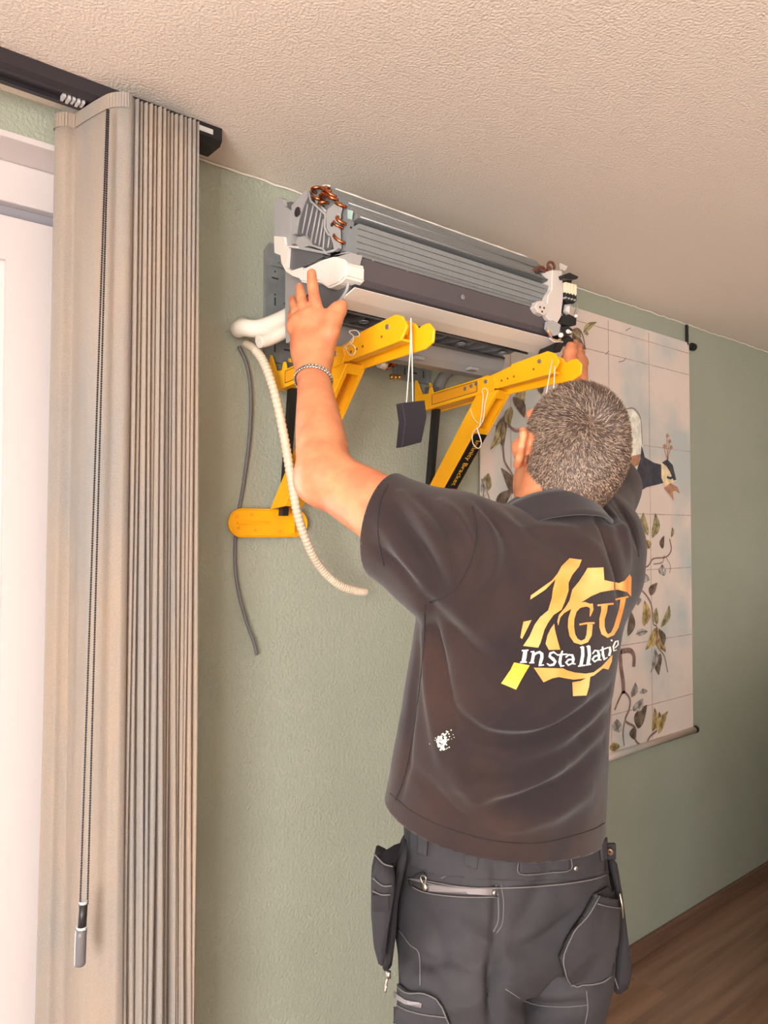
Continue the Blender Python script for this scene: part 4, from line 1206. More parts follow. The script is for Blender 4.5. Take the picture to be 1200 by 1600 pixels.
side_ = np.cross(g, N_); side_ /= np.maximum(np.linalg.norm(side_, axis=1), 1e-6)[:, None]
wd = .00042
m1 = base+g*(length*.55)[:, None]+N_*.0004; tipv = base+g*length[:, None]-N_*(length*.12)[:, None]
SV = np.stack([base-side_*wd, base+side_*wd, m1+side_*wd*.8, m1-side_*wd*.8, tipv], 1).reshape(-1, 3)
o_ = np.arange(NS)[:, None]*5
quads = o_+np.array([[0, 1, 2, 3]]); tris = o_+np.array([[3, 2, 4]])
me = bpy.data.meshes.new('hair')
allV = np.concatenate([cap_v, SV]); nc = len(cap_v)
polys = [tuple(f) for f in capF.tolist()]+[tuple(f) for f in (quads+nc).tolist()]+[tuple(f) for f in (tris+nc).tolist()]
me.from_pydata([tuple(v) for v in allV], [], polys)
ca = me.color_attributes.new('strand', 'FLOAT_COLOR', 'POINT')
hv = (cap_v-hC); 
greyness = np.clip(.36-1.9*((SV.reshape(-1, 5, 3)[:, 0]-hC)@hU)-2.2*((SV.reshape(-1, 5, 3)[:, 0]-hC)@hR), .12, .85)
isg = rng.random(NS) < greyness
c_d = np.array(srgb((58, 45, 39))[:3]); c_g = np.array(srgb((168, 146, 128))[:3]); c_m = np.array(srgb((88, 70, 60))[:3])
cs = np.where(isg[:, None], c_g*rng.uniform(.6, 1.1, (NS, 1)), np.where(rng.random((NS, 1)) < .5, c_d, c_m)*rng.uniform(.7, 1.2, (NS, 1)))
colr = np.ones((len(allV), 4), np.float32)
colr[:nc, :3] = np.array(srgb((86, 66, 55))[:3])
colr[nc:, :3] = np.repeat(cs, 5, axis=0)
ca.data.foreach_set('color', colr.ravel())
m_hair = bpy.data.materials.new('cropped_grey_hair'); m_hair.use_nodes = True
nt = m_hair.node_tree; at_ = nt.nodes.new('ShaderNodeAttribute'); at_.attribute_name = 'strand'
nt.links.new(at_.outputs['Color'], nt.nodes['Principled BSDF'].inputs['Base Color']); nt.nodes['Principled BSDF'].inputs['Roughness'].default_value = .55
hair = adopt(man, obj('hair', me, m_hair, None, True)); hair['label'] = 'short cropped greying hair'

# ------------------------------------------------------------------ surface-conforming pieces
def raycast(bvh, px, py):
    d = V(ray(px, py)).normalized()
    h_ = bvh.ray_cast(V(CAM), d)
    return h_[0], h_[1]
def cloth_patch(bvh, poly, off, step=5.0, thick=0.0):
    """polygon traced on the garment, cut into a fine mesh and laid on its surface"""
    bm = bmesh.new()
    f = bm.faces.new([bm.verts.new((p[0], p[1], 0)) for p in poly]); f.normal_update()
    bmesh.ops.triangulate(bm, faces=[f])
    xs = [p[0] for p in poly]; ys = [p[1] for p in poly]
    v = min(xs)+step
    while v < max(xs):
        bmesh.ops.bisect_plane(bm, geom=bm.verts[:]+bm.edges[:]+bm.faces[:], plane_co=(v, 0, 0), plane_no=(1, 0, 0)); v += step
    v = min(ys)+step
    while v < max(ys):
        bmesh.ops.bisect_plane(bm, geom=bm.verts[:]+bm.edges[:]+bm.faces[:], plane_co=(0, v, 0), plane_no=(0, 1, 0)); v += step
    dead = []
    lastd = None
    for v_ in bm.verts:
        p, n = raycast(bvh, v_.co.x, v_.co.y)
        if p is None: dead.append(v_); continue
        d = (V(CAM)-p).normalized()
        if n.dot(d) < 0: n = -n
        v_.co = p+n*off
    if dead: bmesh.ops.delete(bm, geom=dead, context='VERTS')
    far = [f for f in bm.faces if max(e.calc_length() for e in f.edges) > .034]      # pieces that slipped past the edge of the garment
    if far: bmesh.ops.delete(bm, geom=far, context='FACES')
    loose = [v for v in bm.verts if not v.link_faces]
    if loose: bmesh.ops.delete(bm, geom=loose, context='VERTS')
    # normals towards the viewer side
    bm.normal_update()
    for f in bm.faces:
        f.smooth = True
        if f.normal.dot(V(CAM)-f.calc_center_median()) < 0: f.normal_flip()
    if thick:
        bm.normal_update()
        vn_ = {v: v.normal.copy() for v in bm.verts}
        src = bm.faces[:]; edg = [e for e in bm.edges if len(e.link_faces) == 1]
        low = {v: bm.verts.new(v.co-vn_[v]*thick) for v in list(vn_)}
        rim = []
        for e in edg:
            lp = e.link_loops[0]; rim.append((lp.vert, lp.link_loop_next.vert))
        for f in src: bm.faces.new([low[v] for v in reversed(f.verts)]).smooth = True
        for a_, b_ in rim:
            bm.faces.new((b_, a_, low[a_], low[b_]))
    return bm
def cloth_line(bvh, pts, off, r_, seg=5, sm=4):
    P = catmull([np.array(p, float) for p in pts], sm) if len(pts) > 2 else [np.array(pts[0])*(1-t)+np.array(pts[1])*t for t in np.linspace(0, 1, 8)]
    out = []
    for p in P:
        c, n = raycast(bvh, p[0], p[1])
        if c is None: continue
        if n.dot(V(CAM)-c) < 0: n = -n
        out.append(c+n*off)
    bm = bmesh.new()
    if len(out) > 1: tube(bm, out, r_, seg)
    return bm
def stroke(pts, w):
    P = [np.array(p, float) for p in pts]; n = len(P); L, R_ = [], []
    for i in range(n):
        t = P[min(i+1, n-1)]-P[max(i-1, 0)]; t /= np.linalg.norm(t); s = np.array([-t[1], t[0]])*(w[i] if isinstance(w, (list, tuple)) else w)*.5
        L.append(tuple(P[i]+s)); R_.append(tuple(P[i]-s))
    return [[L[i], L[i+1], R_[i+1], R_[i]] for i in range(n-1)]
# ------------------------------------------------------------------ polo shirt
S = Field((.60, -1.20, 1.00), (1.62, -.40, 1.86), .0048)
S.loft([ring(1400, 772, 1.29, .204, .146), ring(1250, 777, 1.28, .204, .144), ring(1180, 785, 1.265, .196, .138), ring(1100, 795, 1.25, .187, .132), ring(1000, 811, 1.225, .183, .128), ring(920, 823, 1.205, .182, .125), ring(860, 836, 1.19, .170, .110), ring(825, 846, 1.185, .150, .095)], PRt, PF, k=.03, pw=2.2)
S.cap(onD(856, 866, 1.18), shL, .068, .070, .05)
S.cap(onD(856, 866, 1.19), shR, .068, .066, .05)
S.cap(nkB-ZZ*.02, nkB*.75+nkT*.25, .074, .070, .03)
cuff = onD(579, 806, 1.163)
S.chain([shL, cuff, cuff+(elL-shL)*.25], [.074, .0625, .060], .05)
S.cap(onD(690, 880, 1.12), onD(640, 850, 1.14), .070, .062, .05)
cuffR = shR*.35+elR*.65
S.chain([shR, cuffR, elR], [.071, .066, .06], .05)
S.cap(onD(935, 905, 1.30), shR, .066, .069, .05)
SV_, SF_ = S.mesh()
SV_ = relax(SV_, SF_, 4)
def vnorm(Vx, Fx):
    nr = np.cross(Vx[Fx[:, 2]]-Vx[Fx[:, 0]], Vx[Fx[:, 3]]-Vx[Fx[:, 1]])
    out = np.zeros_like(Vx); np.add.at(out, Fx.ravel(), np.repeat(nr, 4, axis=0)); out /= np.maximum(np.linalg.norm(out, axis=1), 1e-12)[:, None]
    cc = Vx.mean(0)
    if np.sum((Vx-cc)*out) < 0: out = -out
    return out
def apply_folds(Vx, Fx, folds, amp=1.0):
    """each fold: traced line, depth (m, negative = valley), half width (m)"""
    n = vnorm(Vx, Fx)
    bvh = BVHTree.FromPolygons([tuple(v) for v in Vx], [tuple(f) for f in Fx.tolist()])
    disp = np.zeros(len(Vx))
    for pts, dep, wid in folds:
        P = []
        for p in catmull([np.array(p, float) for p in pts], 5):
            c, _ = raycast(bvh, p[0], p[1])
            if c is not None: P.append(np.array(c))
        if len(P) < 2: continue
        best = np.full(len(Vx), 9.0); tt = np.zeros(len(Vx))
        lo = np.min(P, axis=0)-wid*4; hi = np.max(P, axis=0)+wid*4
        m = np.where(np.all((Vx > lo) & (Vx < hi), axis=1))[0]
        X = Vx[m]; bb = np.full(len(m), 9.0); tb = np.zeros(len(m))
        for i in range(len(P)-1):
            ab = P[i+1]-P[i]; L = ab@ab+1e-12
            t = np.clip(((X-P[i])@ab)/L, 0, 1); d = np.linalg.norm(X-P[i]-t[:, None]*ab, axis=1)
            u = d < bb; bb[u] = d[u]; tb[u] = (i+t[u])/(len(P)-1)
        env = np.sin(np.pi*np.clip(tb*.86+.07, 0, 1))**.7
        disp[m] += dep*env*np.exp(-(bb/wid)**2)
    return Vx+n*disp[:, None]*amp
folds = [
 # sleeve: radiating from the armpit and the shoulder seam
 ([(600,775),(640,830),(672,880),(690,925)], -.007, .010), ([(625,772),(665,820),(690,865),(705,900)], .006, .009), ([(655,778),(690,815),(712,850)], -.005, .008), ([(590,815),(625,860),(660,905)], .005, .009),
 ([(580,850),(615,880),(655,925)], -.005, .009), ([(690,785),(715,810),(735,850),(740,880)], .006, .010), ([(735,790),(760,820),(770,870),(755,920)], .005, .012), ([(750,790),(790,830),(800,880)], -.005, .012),
 # armpit downwards
 ([(668,940),(680,1010),(695,1080),(720,1150)], -.009, .012), ([(665,960),(668,1040),(675,1110),(690,1200)], .006, .012), ([(680,950),(720,1000),(770,1050),(830,1090)], -.006, .014), ([(700,940),(750,985),(800,1020)], .004, .014),
 ([(655,1010),(645,1090),(635,1180),(625,1240)], -.005, .010), ([(690,1150),(710,1200),(735,1240),(780,1290)], .006, .016),
 # swags across the lower back
 ([(722,1120),(760,1150),(830,1155),(900,1125),(950,1080)], -.009, .014), ([(720,1100),(770,1132),(840,1132),(910,1095)], .008, .013), ([(735,1185),(790,1208),(860,1190),(920,1150),(955,1110)], -.009, .015),
 ([(700,1225),(770,1220),(840,1205),(900,1170)], .008, .014), ([(750,1265),(820,1245),(890,1215),(945,1160)], -.008, .016), ([(740,1245),(810,1232),(880,1200)], .006, .012), ([(770,1300),(850,1275),(920,1240)], .006, .016),
 ([(690,1260),(740,1290),(800,1310)], -.004, .012), ([(640,1200),(680,1240),(720,1290)], -.004, .012),
 # upper back
 ([(800,800),(850,840),(900,870),(930,900)], -.005, .014), ([(930,805),(950,840),(965,890),(970,940)], -.006, .010), ([(945,790),(970,830),(985,880)], .006, .009), ([(960,780),(985,815),(995,850)], -.005, .008), ([(780,900),(800,940),(800,990)], .003, .02), ([(880,830),(930,860),(960,910)], .004, .012),
]
SV_ = apply_folds(SV_, SF_, folds, 1.75)
nzv = np.array([noise.noise(Vector(v)*22)*.0012+noise.noise(Vector(v)*9)*.0022 for v in SV_])
SV_ = SV_+vnorm(SV_, SF_)*nzv[:, None]
bm = bmesh.new()
me = mesh_from('tmp', SV_, SF_); bm.from_mesh(me); bpy.data.meshes.remove(me)
def cut(bm, co, no, region):
    """open the cloth along a plane inside a region: everything beyond is removed"""
    co, no = V(co), V(no).normalized()
    fs = [f for f in bm.faces if region(f.calc_center_median())]
    es = list({e for f in fs for e in f.edges}); vs = list({v for f in fs for v in f.verts})
    bmesh.ops.bisect_plane(bm, geom=vs+es+fs, plane_co=co, plane_no=no)
    dead = [f for f in bm.faces if region(f.calc_center_median()) and (f.calc_center_median()-co).dot(no) > 1e-6]
    bmesh.ops.delete(bm, geom=dead, context='FACES')
h1, h2, h3 = onD(598, 1244, 1.24), onD(800, 1326, 1.165), onD(950, 1292, 1.34)
hn = np.cross(h2-h1, h3-h1); hn = hn if hn[2] < 0 else -hn
cut(bm, h1, hn, lambda p: p.z < 1.42)
armd = nrm(elL-shL)
cn = nrm(np.cross(onD(570, 872, 1.16)-onD(590, 748, 1.16), np.cross(armd, onD(570, 872, 1.16)-onD(590, 748, 1.16)))); cn = cn if cn@armd > 0 else -cn
cn = nrm(cn*.8+armd*.2)
cut(bm, onD(579, 808, 1.16)-armd*.030, cn, lambda p: (p-V(cuff)).length < .13 and (p-V(shL)).dot(V(armd)) > .06)
ard = nrm(elR-shR)
cut(bm, cuffR, ard, lambda p: (p-V(cuffR)).length < .16)
nd_ = nrm(nkT-nkB)
# keep the largest sheet only
bm.verts.ensure_lookup_table()
seen = set(); best = []
for v in bm.verts:
    if v in seen: continue
    st = [v]; comp = []
    seen.add(v)
    while st:
        a = st.pop(); comp.append(a)
        for e in a.link_edges:
            b_ = e.other_vert(a)
            if b_ not in seen: seen.add(b_); st.append(b_)
    if len(comp) > len(best): best = comp
bs = set(best)
bmesh.ops.delete(bm, geom=[v for v in bm.verts if v not in bs], context='VERTS')
for f in bm.faces: f.smooth = True
bmesh.ops.recalc_face_normals(bm, faces=bm.faces)
m_shirt = mat('polo_pique_charcoal_brown', (40, 33, 36), .88, var=((7, 7, 7), (58, 43, 39), .40, .72), bump=((1400, 1400, 1400), .35, .0008), sheen=.12, spec=.2)  # browner second tone stands in for warm highlights on the cloth
bvh_shirt = BVHTree.FromBMesh(bm)
shirt = part('polo_shirt', bm, m_shirt, man)
md = shirt.modifiers.new('cloth', 'SOLIDIFY'); md.thickness = .003; md.offset = -1
# hem, cuff bands and seams
seam = mat('shirt_seam', (34, 29, 32), .9)
def sub(name, bm, m, parent): 
    o = obj(name, bm, m, None, True); o.parent = parent; return o
sub('cuff_stitch', cloth_line(bvh_shirt, [(606,758),(594,785),(590,820),(594,860),(600,884)], .0004, .0011), seam, shirt)
sub('shoulder_seam', cloth_line(bvh_shirt, [(738,792),(744,820),(742,850),(730,890),(705,925),(672,941)], .0004, .0011), seam, shirt)
sub('side_seam', cloth_line(bvh_shirt, [(664,945),(662,1010),(655,1080),(645,1150),(630,1220),(618,1250)], .0003, .0011), seam, shirt)
sub('hem_stitch', cloth_line(bvh_shirt, [(610,1240),(650,1272),(710,1298),(780,1315),(850,1316),(920,1298),(944,1286)], .0003, .0009), seam, shirt)
sub('shoulder_seam', cloth_line(bvh_shirt, [(975,800),(990,830),(998,870)], .0003, .0011), seam, shirt)
# collar: folded band round the neck
m_col = mat('collar_rib', (42, 36, 39), .9, bump=((1600, 1600, 200), .4, .0008), sheen=.2, spec=.25)
bm = bmesh.new()
nd_ = nrm(ZZ*.93+PF*.30)
ncb = onD(857, 812, 1.178)
nr_ = nrm(PRt-nd_*(PRt@nd_)); nf_ = np.cross(nd_, nr_)
prof = [(.066, .000), (.067, .016), (.069, .0225), (.073, .0235), (.078, .016), (.084, .002), (.091, -.014), (.0955, -.022), (.0925, -.024), (.083, -.010)]
ringsv = []
nsg = 56
for i in range(nsg):
    a = 2*math.pi*i/nsg
    rr = []
    fr = max(0., math.sin(a))            # towards the throat
    for (r_, h_) in prof:
        w = 1+.03*math.sin(3*a+1)+.05*fr
        p = ncb + (nr_*math.cos(a)*1.02+nf_*math.sin(a)*.98)*r_*w + nd_*(h_-.020*fr+.004*math.sin(2*a+.5)) 
        rr.append(bm.verts.new(V(p)))
    ringsv.append(rr)
for i in range(nsg):
    A, B_ = ringsv[i], ringsv[(i+1) % nsg]
    for k in range(len(prof)): bm.faces.new((A[k], A[(k+1) % len(prof)], B_[(k+1) % len(prof)], B_[k])).smooth = True
bmesh.ops.recalc_face_normals(bm, faces=bm.faces)
sub('collar', bm, m_col, shirt)
# back print, traced in the frame of a 4.8x crop
G = lambda X, Y: (760+X/4.8, 850+Y/4.8)
m_or = mat('print_orange', (224, 140, 62), .55, var=((9, 9, 12), (238, 182, 116), .36, .64))
m_ye = mat('print_yellow', (226, 168, 30), .55, var=((14, 14, 14), (240, 196, 84), .4, .65))
m_pw = mat('print_white', (242, 238, 234), .6)
shapes = {
 'numeral': [[(620,108),(712,115),(690,170),(640,230),(612,290),(612,350),(585,430),(560,490),(500,530),(458,590),(432,640),(402,740),(385,775),(272,762),(320,690),(360,600),(400,545),(460,495),(488,400),(495,340),(515,262),(440,340),(380,380),(325,415),(330,385),(420,320),(490,270),(530,220),(560,165)],
             [(275,580),(335,568),(300,640),(265,710),(252,700),(262,640)], [(505,595),(510,640),(530,720),(550,790),(465,792),(440,745),(455,680),(480,630)]],
 'gear_arc': [[(755,178),(875,172),(880,268),(935,280),(990,292),(1030,275),(1070,225),(1083,250),(1080,395),(1050,360),(990,342),(930,345),(850,360),(780,390),(700,440),(640,480),(580,515),(550,550),(535,610),(528,580),(540,530),(590,470),(620,420),(640,340),(690,280),(730,220)],
              [(352,925),(570,930),(600,945),(660,962),(740,970),(800,960),(860,915),(940,830),(935,880),(910,940),(870,930),(800,985),(740,1005),(650,1015),(590,1005),(540,995),(490,1005),(425,1035)], [(640,1035),(700,1025),(775,990),(765,1070),(745,1135),(645,1140)]],
}
for nm, pl in shapes.items():
    b0 = bmesh.new()
    for poly in pl: merge(b0, cloth_patch(bvh_shirt, [G(*p) for p in poly], .0012, 4))
    sub('back_print_'+nm, b0, m_or, shirt)
sub('back_print_block', cloth_patch(bvh_shirt, [G(*p) for p in ((205,885),(322,908),(285,970),(220,1090),(108,1045),(150,985),(180,940))], .0012, 4), m_ye, shirt)
b0 = bmesh.new()
for pts, w in (([(785,480),(760,456),(735,450),(690,458),(652,495),(632,560),(630,620),(640,680),(665,722),(705,738),(745,722),(765,680),(772,600)], [10,28,36,42,44,46,46,44,40,30,34,40,40]), ([(778,445),(785,490),(772,540)], [30,26,8]), ([(692,602),(745,592),(806,590)], 14),
   ([(880,455),(878,500),(862,560),(862,620),(875,665),(905,688),(940,672),(968,620),(985,560),(1005,490),(1022,400)], [50,44,40,40,40,28,30,36,36,34,40]), ([(828,458),(885,452),(948,446)], 14), ([(962,416),(1010,405),(1060,394)], 14)):
    for qd in stroke([G(*p) for p in (catmull(pts, 3) if False else pts)], [x/4.8 for x in w] if isinstance(w, list) else w/4.8): merge(b0, cloth_patch(bvh_shirt, qd, .0013, 5))
sub('back_print_initials', b0, m_or, shirt)
b0 = bmesh.new()
for pts, w in (
  ([(288,798),(283,840),(274,884)], 30), ([(262,797),(312,793)], 10), ([(250,884),(300,883)], 10),
  ([(352,808),(346,850),(338,886)], 22), ([(328,806),(356,803)], 9), ([(318,888),(356,887)], 9), ([(350,838),(372,815),(395,808),(412,822),(412,850),(402,885),(396,908)], [8,14,20,24,24,22,16]), ([(388,910),(428,904)], 9),
  ([(524,826),(500,808),(475,818),(470,840),(495,860),(512,880),(500,902),(470,908),(450,894)], [8,14,18,20,24,22,18,14,8]),
  ([(566,798),(553,840),(546,885),(556,914),(580,910)], [10,20,22,16,8]), ([(524,830),(602,823)], 10),
  ([(590,848),(612,828),(640,832),(648,860),(642,895),(664,898)], [12,12,18,20,18,8]), ([(642,862),(610,866),(593,886),(610,906),(640,892)], [12,14,16,14,10]),
  ([(716,768),(718,830),(704,908)], 24), ([(682,914),(736,907)], 10), ([(698,775),(720,766)], 9), ([(762,762),(768,830),(756,902)], 24), ([(740,906),(780,898)], 10), ([(745,768),(766,760)], 9),
  ([(790,822),(808,796),(832,800),(840,835),(838,868),(858,866)], [10,12,18,20,18,8]), ([(836,832),(806,840),(790,862),(806,880),(836,862)], [12,14,16,14,10]),
  ([(866,768),(868,825),(880,864),(902,848)], [12,20,18,8]), ([(846,796),(908,774)], 10),
  ([(918,768),(924,800),(914,838)], 18), ([(928,724),(938,718)], 14), ([(958,778),(982,752),(980,724),(962,730),(946,766),(950,800),(972,792)], [8,10,12,12,14,12,6])):
    for qd in stroke([G(*p) for p in pts], [x/4.8 for x in w] if isinstance(w, list) else w/4.8): merge(b0, cloth_patch(bvh_shirt, qd, .0013, 5))
sub('back_print_word', b0, m_pw, shirt)
# pale plaster smear on the lower back
b0 = bmesh.new(); random.seed(21)
for k in range(90):
    cx, cy = random.gauss(691, 6.5), random.gauss(1158, 7.5)
    cx += (1158-cy)*.35
    rr = random.uniform(.5, 2.0)*(1.2 if abs(cx-691) < 6 else .7)
    merge(b0, cloth_patch(bvh_shirt, [(cx+rr*random.uniform(.6, 1.2)*math.cos(a), cy+rr*random.uniform(.6, 1.2)*math.sin(a)) for a in np.linspace(0, 2*math.pi, 7)[:-1]], .0014, 6))
sub('plaster_smear', b0, mat('plaster_dust', (196, 206, 190), .95), shirt)

# ------------------------------------------------------------------ work trousers
T = Field((.70, -1.08, FZ+.06), (1.32, -.45, 1.30), .0056)
pc = onD(792, 1400, 1.30)
T.loft([ring(1215, 784, 1.285, .176, .126), ring(1300, 788, 1.29, .180, .130), ring(1345, 792, 1.295, .186, .134), ring(1400, 790, 1.30, .194, .142), ring(1440, 789, 1.30, .197, .142), ring(1475, 788, 1.30, .190, .128)], PRt, PF, k=.02, pw=2.3)
hipL, hipR = pc-PRt*.106-ZZ*.08, pc+PRt*.106-ZZ*.08
foL = np.array((hipL[0]-.025, hipL[1]+.01, FZ+.08)); foR = np.array((hipR[0]+.025, hipR[1]+.03, FZ+.08))
for hp_, ft in ((hipL, foL), (hipR, foR)):
    kn_ = hp_*.5+ft*.5+PF*.025
    T.chain([hp_-PF*.036-RT*.020, hp_*.72+kn_*.28-PF*.030-RT*.018, kn_, kn_*.5+ft*.5, ft], [.096, .094, .080, .074, .072], .012)
    T.cap(hp_+ZZ*.03-PF*.048-RT*.022, hp_-ZZ*.05-PF*.046-RT*.024, .082, .084, .04)
for q_ in np.linspace(-.14, .14, 15): T.cap(pc-ZZ*.085+PF*q_-RT*.02, pc-ZZ*.5+PF*q_-RT*.02, .009, .012, .018, True)
TV, TF = T.mesh(); TV = relax(TV, TF, 4)
tf = [([(772,1335),(778,1400),(775,1460),(768,1505)], -.006, .010), ([(640,1510),(700,1500),(750,1515)], -.005, .010), ([(775,1500),(774,1540),(772,1598)], -.016, .014), ([(700,1430),(760,1470),(800,1500)], .005, .014), ([(790,1500),(850,1470),(900,1430)], -.006, .014), ([(660,1560),(720,1570),(765,1545)], .005, .014),
      ([(790,1560),(850,1575),(920,1570)], -.005, .010), ([(800,1540),(860,1550),(930,1545)], .004, .012), ([(650,1420),(680,1460),(690,1520)], -.004, .014), ([(720,1420),(730,1480),(700,1540)], .003, .016), ([(860,1340),(840,1400),(800,1470)], -.004, .018), ([(620,1480),(660,1500),(700,1540)], -.004, .010)]
TV = apply_folds(TV, TF, tf, 1.9)
nzv = np.array([noise.noise(Vector(v)*18)*.0018+noise.noise(Vector(v)*7)*.003 for v in TV]); TV = TV+vnorm(TV, TF)*nzv[:, None]
bm = bmesh.new(); me = mesh_from('tmp', TV, TF); bm.from_mesh(me); bpy.data.meshes.remove(me)
wz = ring(1256, 796, 1.29, 0, 0)[0]
cut(bm, (0, 0, wz), (0, 0, 1), lambda p: True)
for f in bm.faces: f.smooth = True
bmesh.ops.recalc_face_normals(bm, faces=bm.faces)
m_tr = mat('grey_canvas_workwear', (50, 49, 53), .85, var=((9, 9, 9), (62, 60, 64), .40, .68), bump=((900, 900, 900), .35, .0008), spec=.25)
m_tr2 = mat('grey_canvas_dark', (46, 44, 48), .88, bump=((900, 900, 900), .35, .0008), spec=.2)
m_st = mat('grey_stitching', (100, 97, 98), .9)
bvh_tr = BVHTree.FromBMesh(bm)
trou = part('work_trousers', bm, m_tr, man)
md = trou.modifiers.new('cloth', 'SOLIDIFY'); md.thickness = .003; md.offset = -1
tp = lambda nm, poly, off, th_, m=m_tr: sub(nm, cloth_patch(bvh_tr, poly, off, 5, th_), m, trou)
tl = lambda nm, pts, r_=.0011, off=.0006, m=m_st: sub(nm, cloth_line(bvh_tr, pts, off, r_), m, trou)
tp('waistband', [(640,1296),(700,1318),(800,1330),(880,1330),(948,1312),(952,1362),(900,1374),(820,1376),(740,1372),(680,1366),(640,1352)], .0022, .002)
for q_ in ([(657,1300),(672,1304),(670,1336),(656,1332)], [(724,1328),(747,1334),(745,1356),(728,1350)], [(931,1312),(943,1308),(944,1340),(936,1344)]): tp('belt_loop', q_, .0065, .003)
tp('waist_patch', [(810,1334),(885,1330),(886,1358),(809,1363)], .0055, .002)
tl('patch_stitch', [(809,1333),(808,1362),(850,1361),(886,1357),(885,1332)], .0008, .007)
tl('yoke_seam', [(640,1372),(700,1384),(780,1386),(860,1382),(920,1374),(952,1364)], .0012, .003)
tl('seat_seam', [(775,1382),(779,1410),(778,1440),(770,1456)], .0011); tl('seat_seam', [(783,1382),(787,1410),(785,1442),(776,1458)], .0008)
m_zip = mat('zip_grey', (126, 120, 122), .5, metal=.3)
tp('zip_tape', [(668,1381),(776,1388),(774,1399),(670,1392)], .0022, .002, m_zip)
tl('zip_edge', [(640,1372),(665,1375),(720,1384),(780,1388)], .0010, .003); tl('zip_edge', [(645,1384),(668,1394),(720,1400),(778,1400)], .0010, .003)
m_metal = mat('worn_metal', (196, 190, 178), .3, metal=.9)
for px_, py_, r_ in ((666, 1384, .006), (769, 1393, .004)):
    b0 = bmesh.new(); c_, n_ = raycast(bvh_tr, px_, py_); disc(b0, c_+n_*.004, tuple(n_), r_, .004, 8); sub('zip_slider', b0, m_metal, trou)
sub('zip_pull', cloth_line(bvh_tr, [(667,1385),(661,1370),(664,1366),(669,1370),(667,1383)], .005, .0011), m_metal, trou)
b0 = bmesh.new(); c_, n_ = raycast(bvh_tr, 897, 1356); disc(b0, c_+n_*.003, tuple(n_), .004, .003, 8); sub('rivet', b0, m_metal, trou)
tp('pocket_mouth', [(640,1376),(652,1366),(662,1362),(668,1366),(655,1374),(643,1384)], .003, .002, m_tr2)
# right seat pocket, hanging open
pk = [(925,1396),(944,1402),(960,1407),(958,1450),(953,1490),(945,1518),(926,1533),(898,1534),(879,1520),(870,1494),(884,1462),(906,1430)]
tp('seat_pocket', pk, .012, .010)
tl('pocket_stitch', pk[:1]+[(906,1430),(884,1462),(870,1494),(879,1520),(898,1534),(926,1531),(945,1518)], .0011, .0135)
tl('pocket_stitch', [(922,1408),(941,1414),(958,1419)], .0009, .0135)
tp('pocket_mouth', [(925,1396),(945,1402),(964,1408),(958,1388),(946,1384)], .006, .003, m_tr2)
# left thigh cargo pocket
cg = [(616,1528),(640,1548),(668,1552),(690,1566),(702,1590),(704,1599),(618,1599)]
tp('cargo_pocket', cg, .006, .005); tl('cargo_stitch', [(617,1530),(640,1549),(668,1553),(690,1566),(702,1590),(704,1599)], .0011, .0075); tl('cargo_stitch', [(620,1566),(650,1578),(700,1582)], .0010, .0075)
tp('zip_tape', [(618,1546),(640,1560),(664,1564),(663,1570),(640,1567),(618,1556)], .008, .002, m_zip)
tl('panel_seam', [(622,1450),(640,1475),(655,1490),(657,1540)], .0010); tl('panel_seam', [(916,1548),(918,1575),(914,1599)], .0010); tl('panel_seam', [(790,1545),(830,1568),(880,1573),(918,1570)], .0008); tl('panel_seam', [(708,1345),(700,1365),(690,1372)], .0008)
# shirt tail of the undershirt at the waist
b0 = bmesh.new(); wr_ = ring(1256, 786, 1.287, 0, 0); rows = []
for h_ in (-.03, .0, .06):
    rows.append([b0.verts.new((wr_[1]+PRt[0]*.174*math.copysign(abs(math.cos(a))**.88, math.cos(a))+PF[0]*.124*math.copysign(abs(math.sin(a))**.88, math.sin(a)), wr_[2]+PRt[1]*.174*math.copysign(abs(math.cos(a))**.88, math.cos(a))+PF[1]*.124*math.copysign(abs(math.sin(a))**.88, math.sin(a)), wr_[0]+h_)) for a in np.linspace(0, 2*math.pi, 49)[:-1]])
for A_, B_ in zip(rows[:-1], rows[1:]):
    for i in range(48): b0.faces.new((A_[i], A_[(i+1) % 48], B_[(i+1) % 48], B_[i])).smooth = True
part('undershirt', b0, m_pw, man)

# holster pouches hanging from the waist, solid and flattened
def pouch(name, poly, d0, th_, lab):
    pts = [onD(*p, d0) for p in poly]
    c = np.mean(pts, axis=0)
    b0 = bmesh.new()
    n_ = FW
    fr = [b0.verts.new(V(p-n_*th_*.35)) for p in pts]; bk = [b0.verts.new(V(p+n_*th_*.65)) for p in pts]
    inn = [b0.verts.new(V(c+(p-c)*.72-n_*th_*.62)) for p in pts]
    k = len(pts)
    b0.faces.new(inn)
    b0.faces.new(bk[::-1])
    for i in range(k):
        j = (i+1) % k
        b0.faces.new((fr[i], fr[j], inn[j], inn[i])); b0.faces.new((bk[i], bk[j], fr[j], fr[i]))
    bmesh.ops.recalc_face_normals(b0, faces=b0.faces)
    bmesh.ops.bevel(b0, geom=b0.edges[:], offset=.0022, segments=2, affect='EDGES')
    for f in b0.faces: f.smooth = True
    o = part(name, b0, m_tr, man); o['label'] = lab
    return o
p1 = pouch('tool_pouch', [(588,1332),(604,1340),(616,1352),(618,1380),(608,1440),(600,1500),(592,1500),(584,1470),(580,1420),(580,1370)], 1.20, .05, 'grey canvas holster pouch at the left hip')
p1b = pouch('pouch_back_panel', [(628,1318),(636,1306),(640,1320),(632,1350),(622,1400),(618,1460),(612,1505),(602,1514),(597,1506),(606,1450),(612,1390),(618,1345)], 1.235, .035, 'dark folded back panel of the left pouch')
p1b.data.materials[0] = m_tr2
b0 = bmesh.new()
b0.faces.new([b0.verts.new(V(onD(*p, 1.172))) for p in ((588,1338),(600,1330),(616,1320),(628,1316),(618,1348),(604,1350))]); 
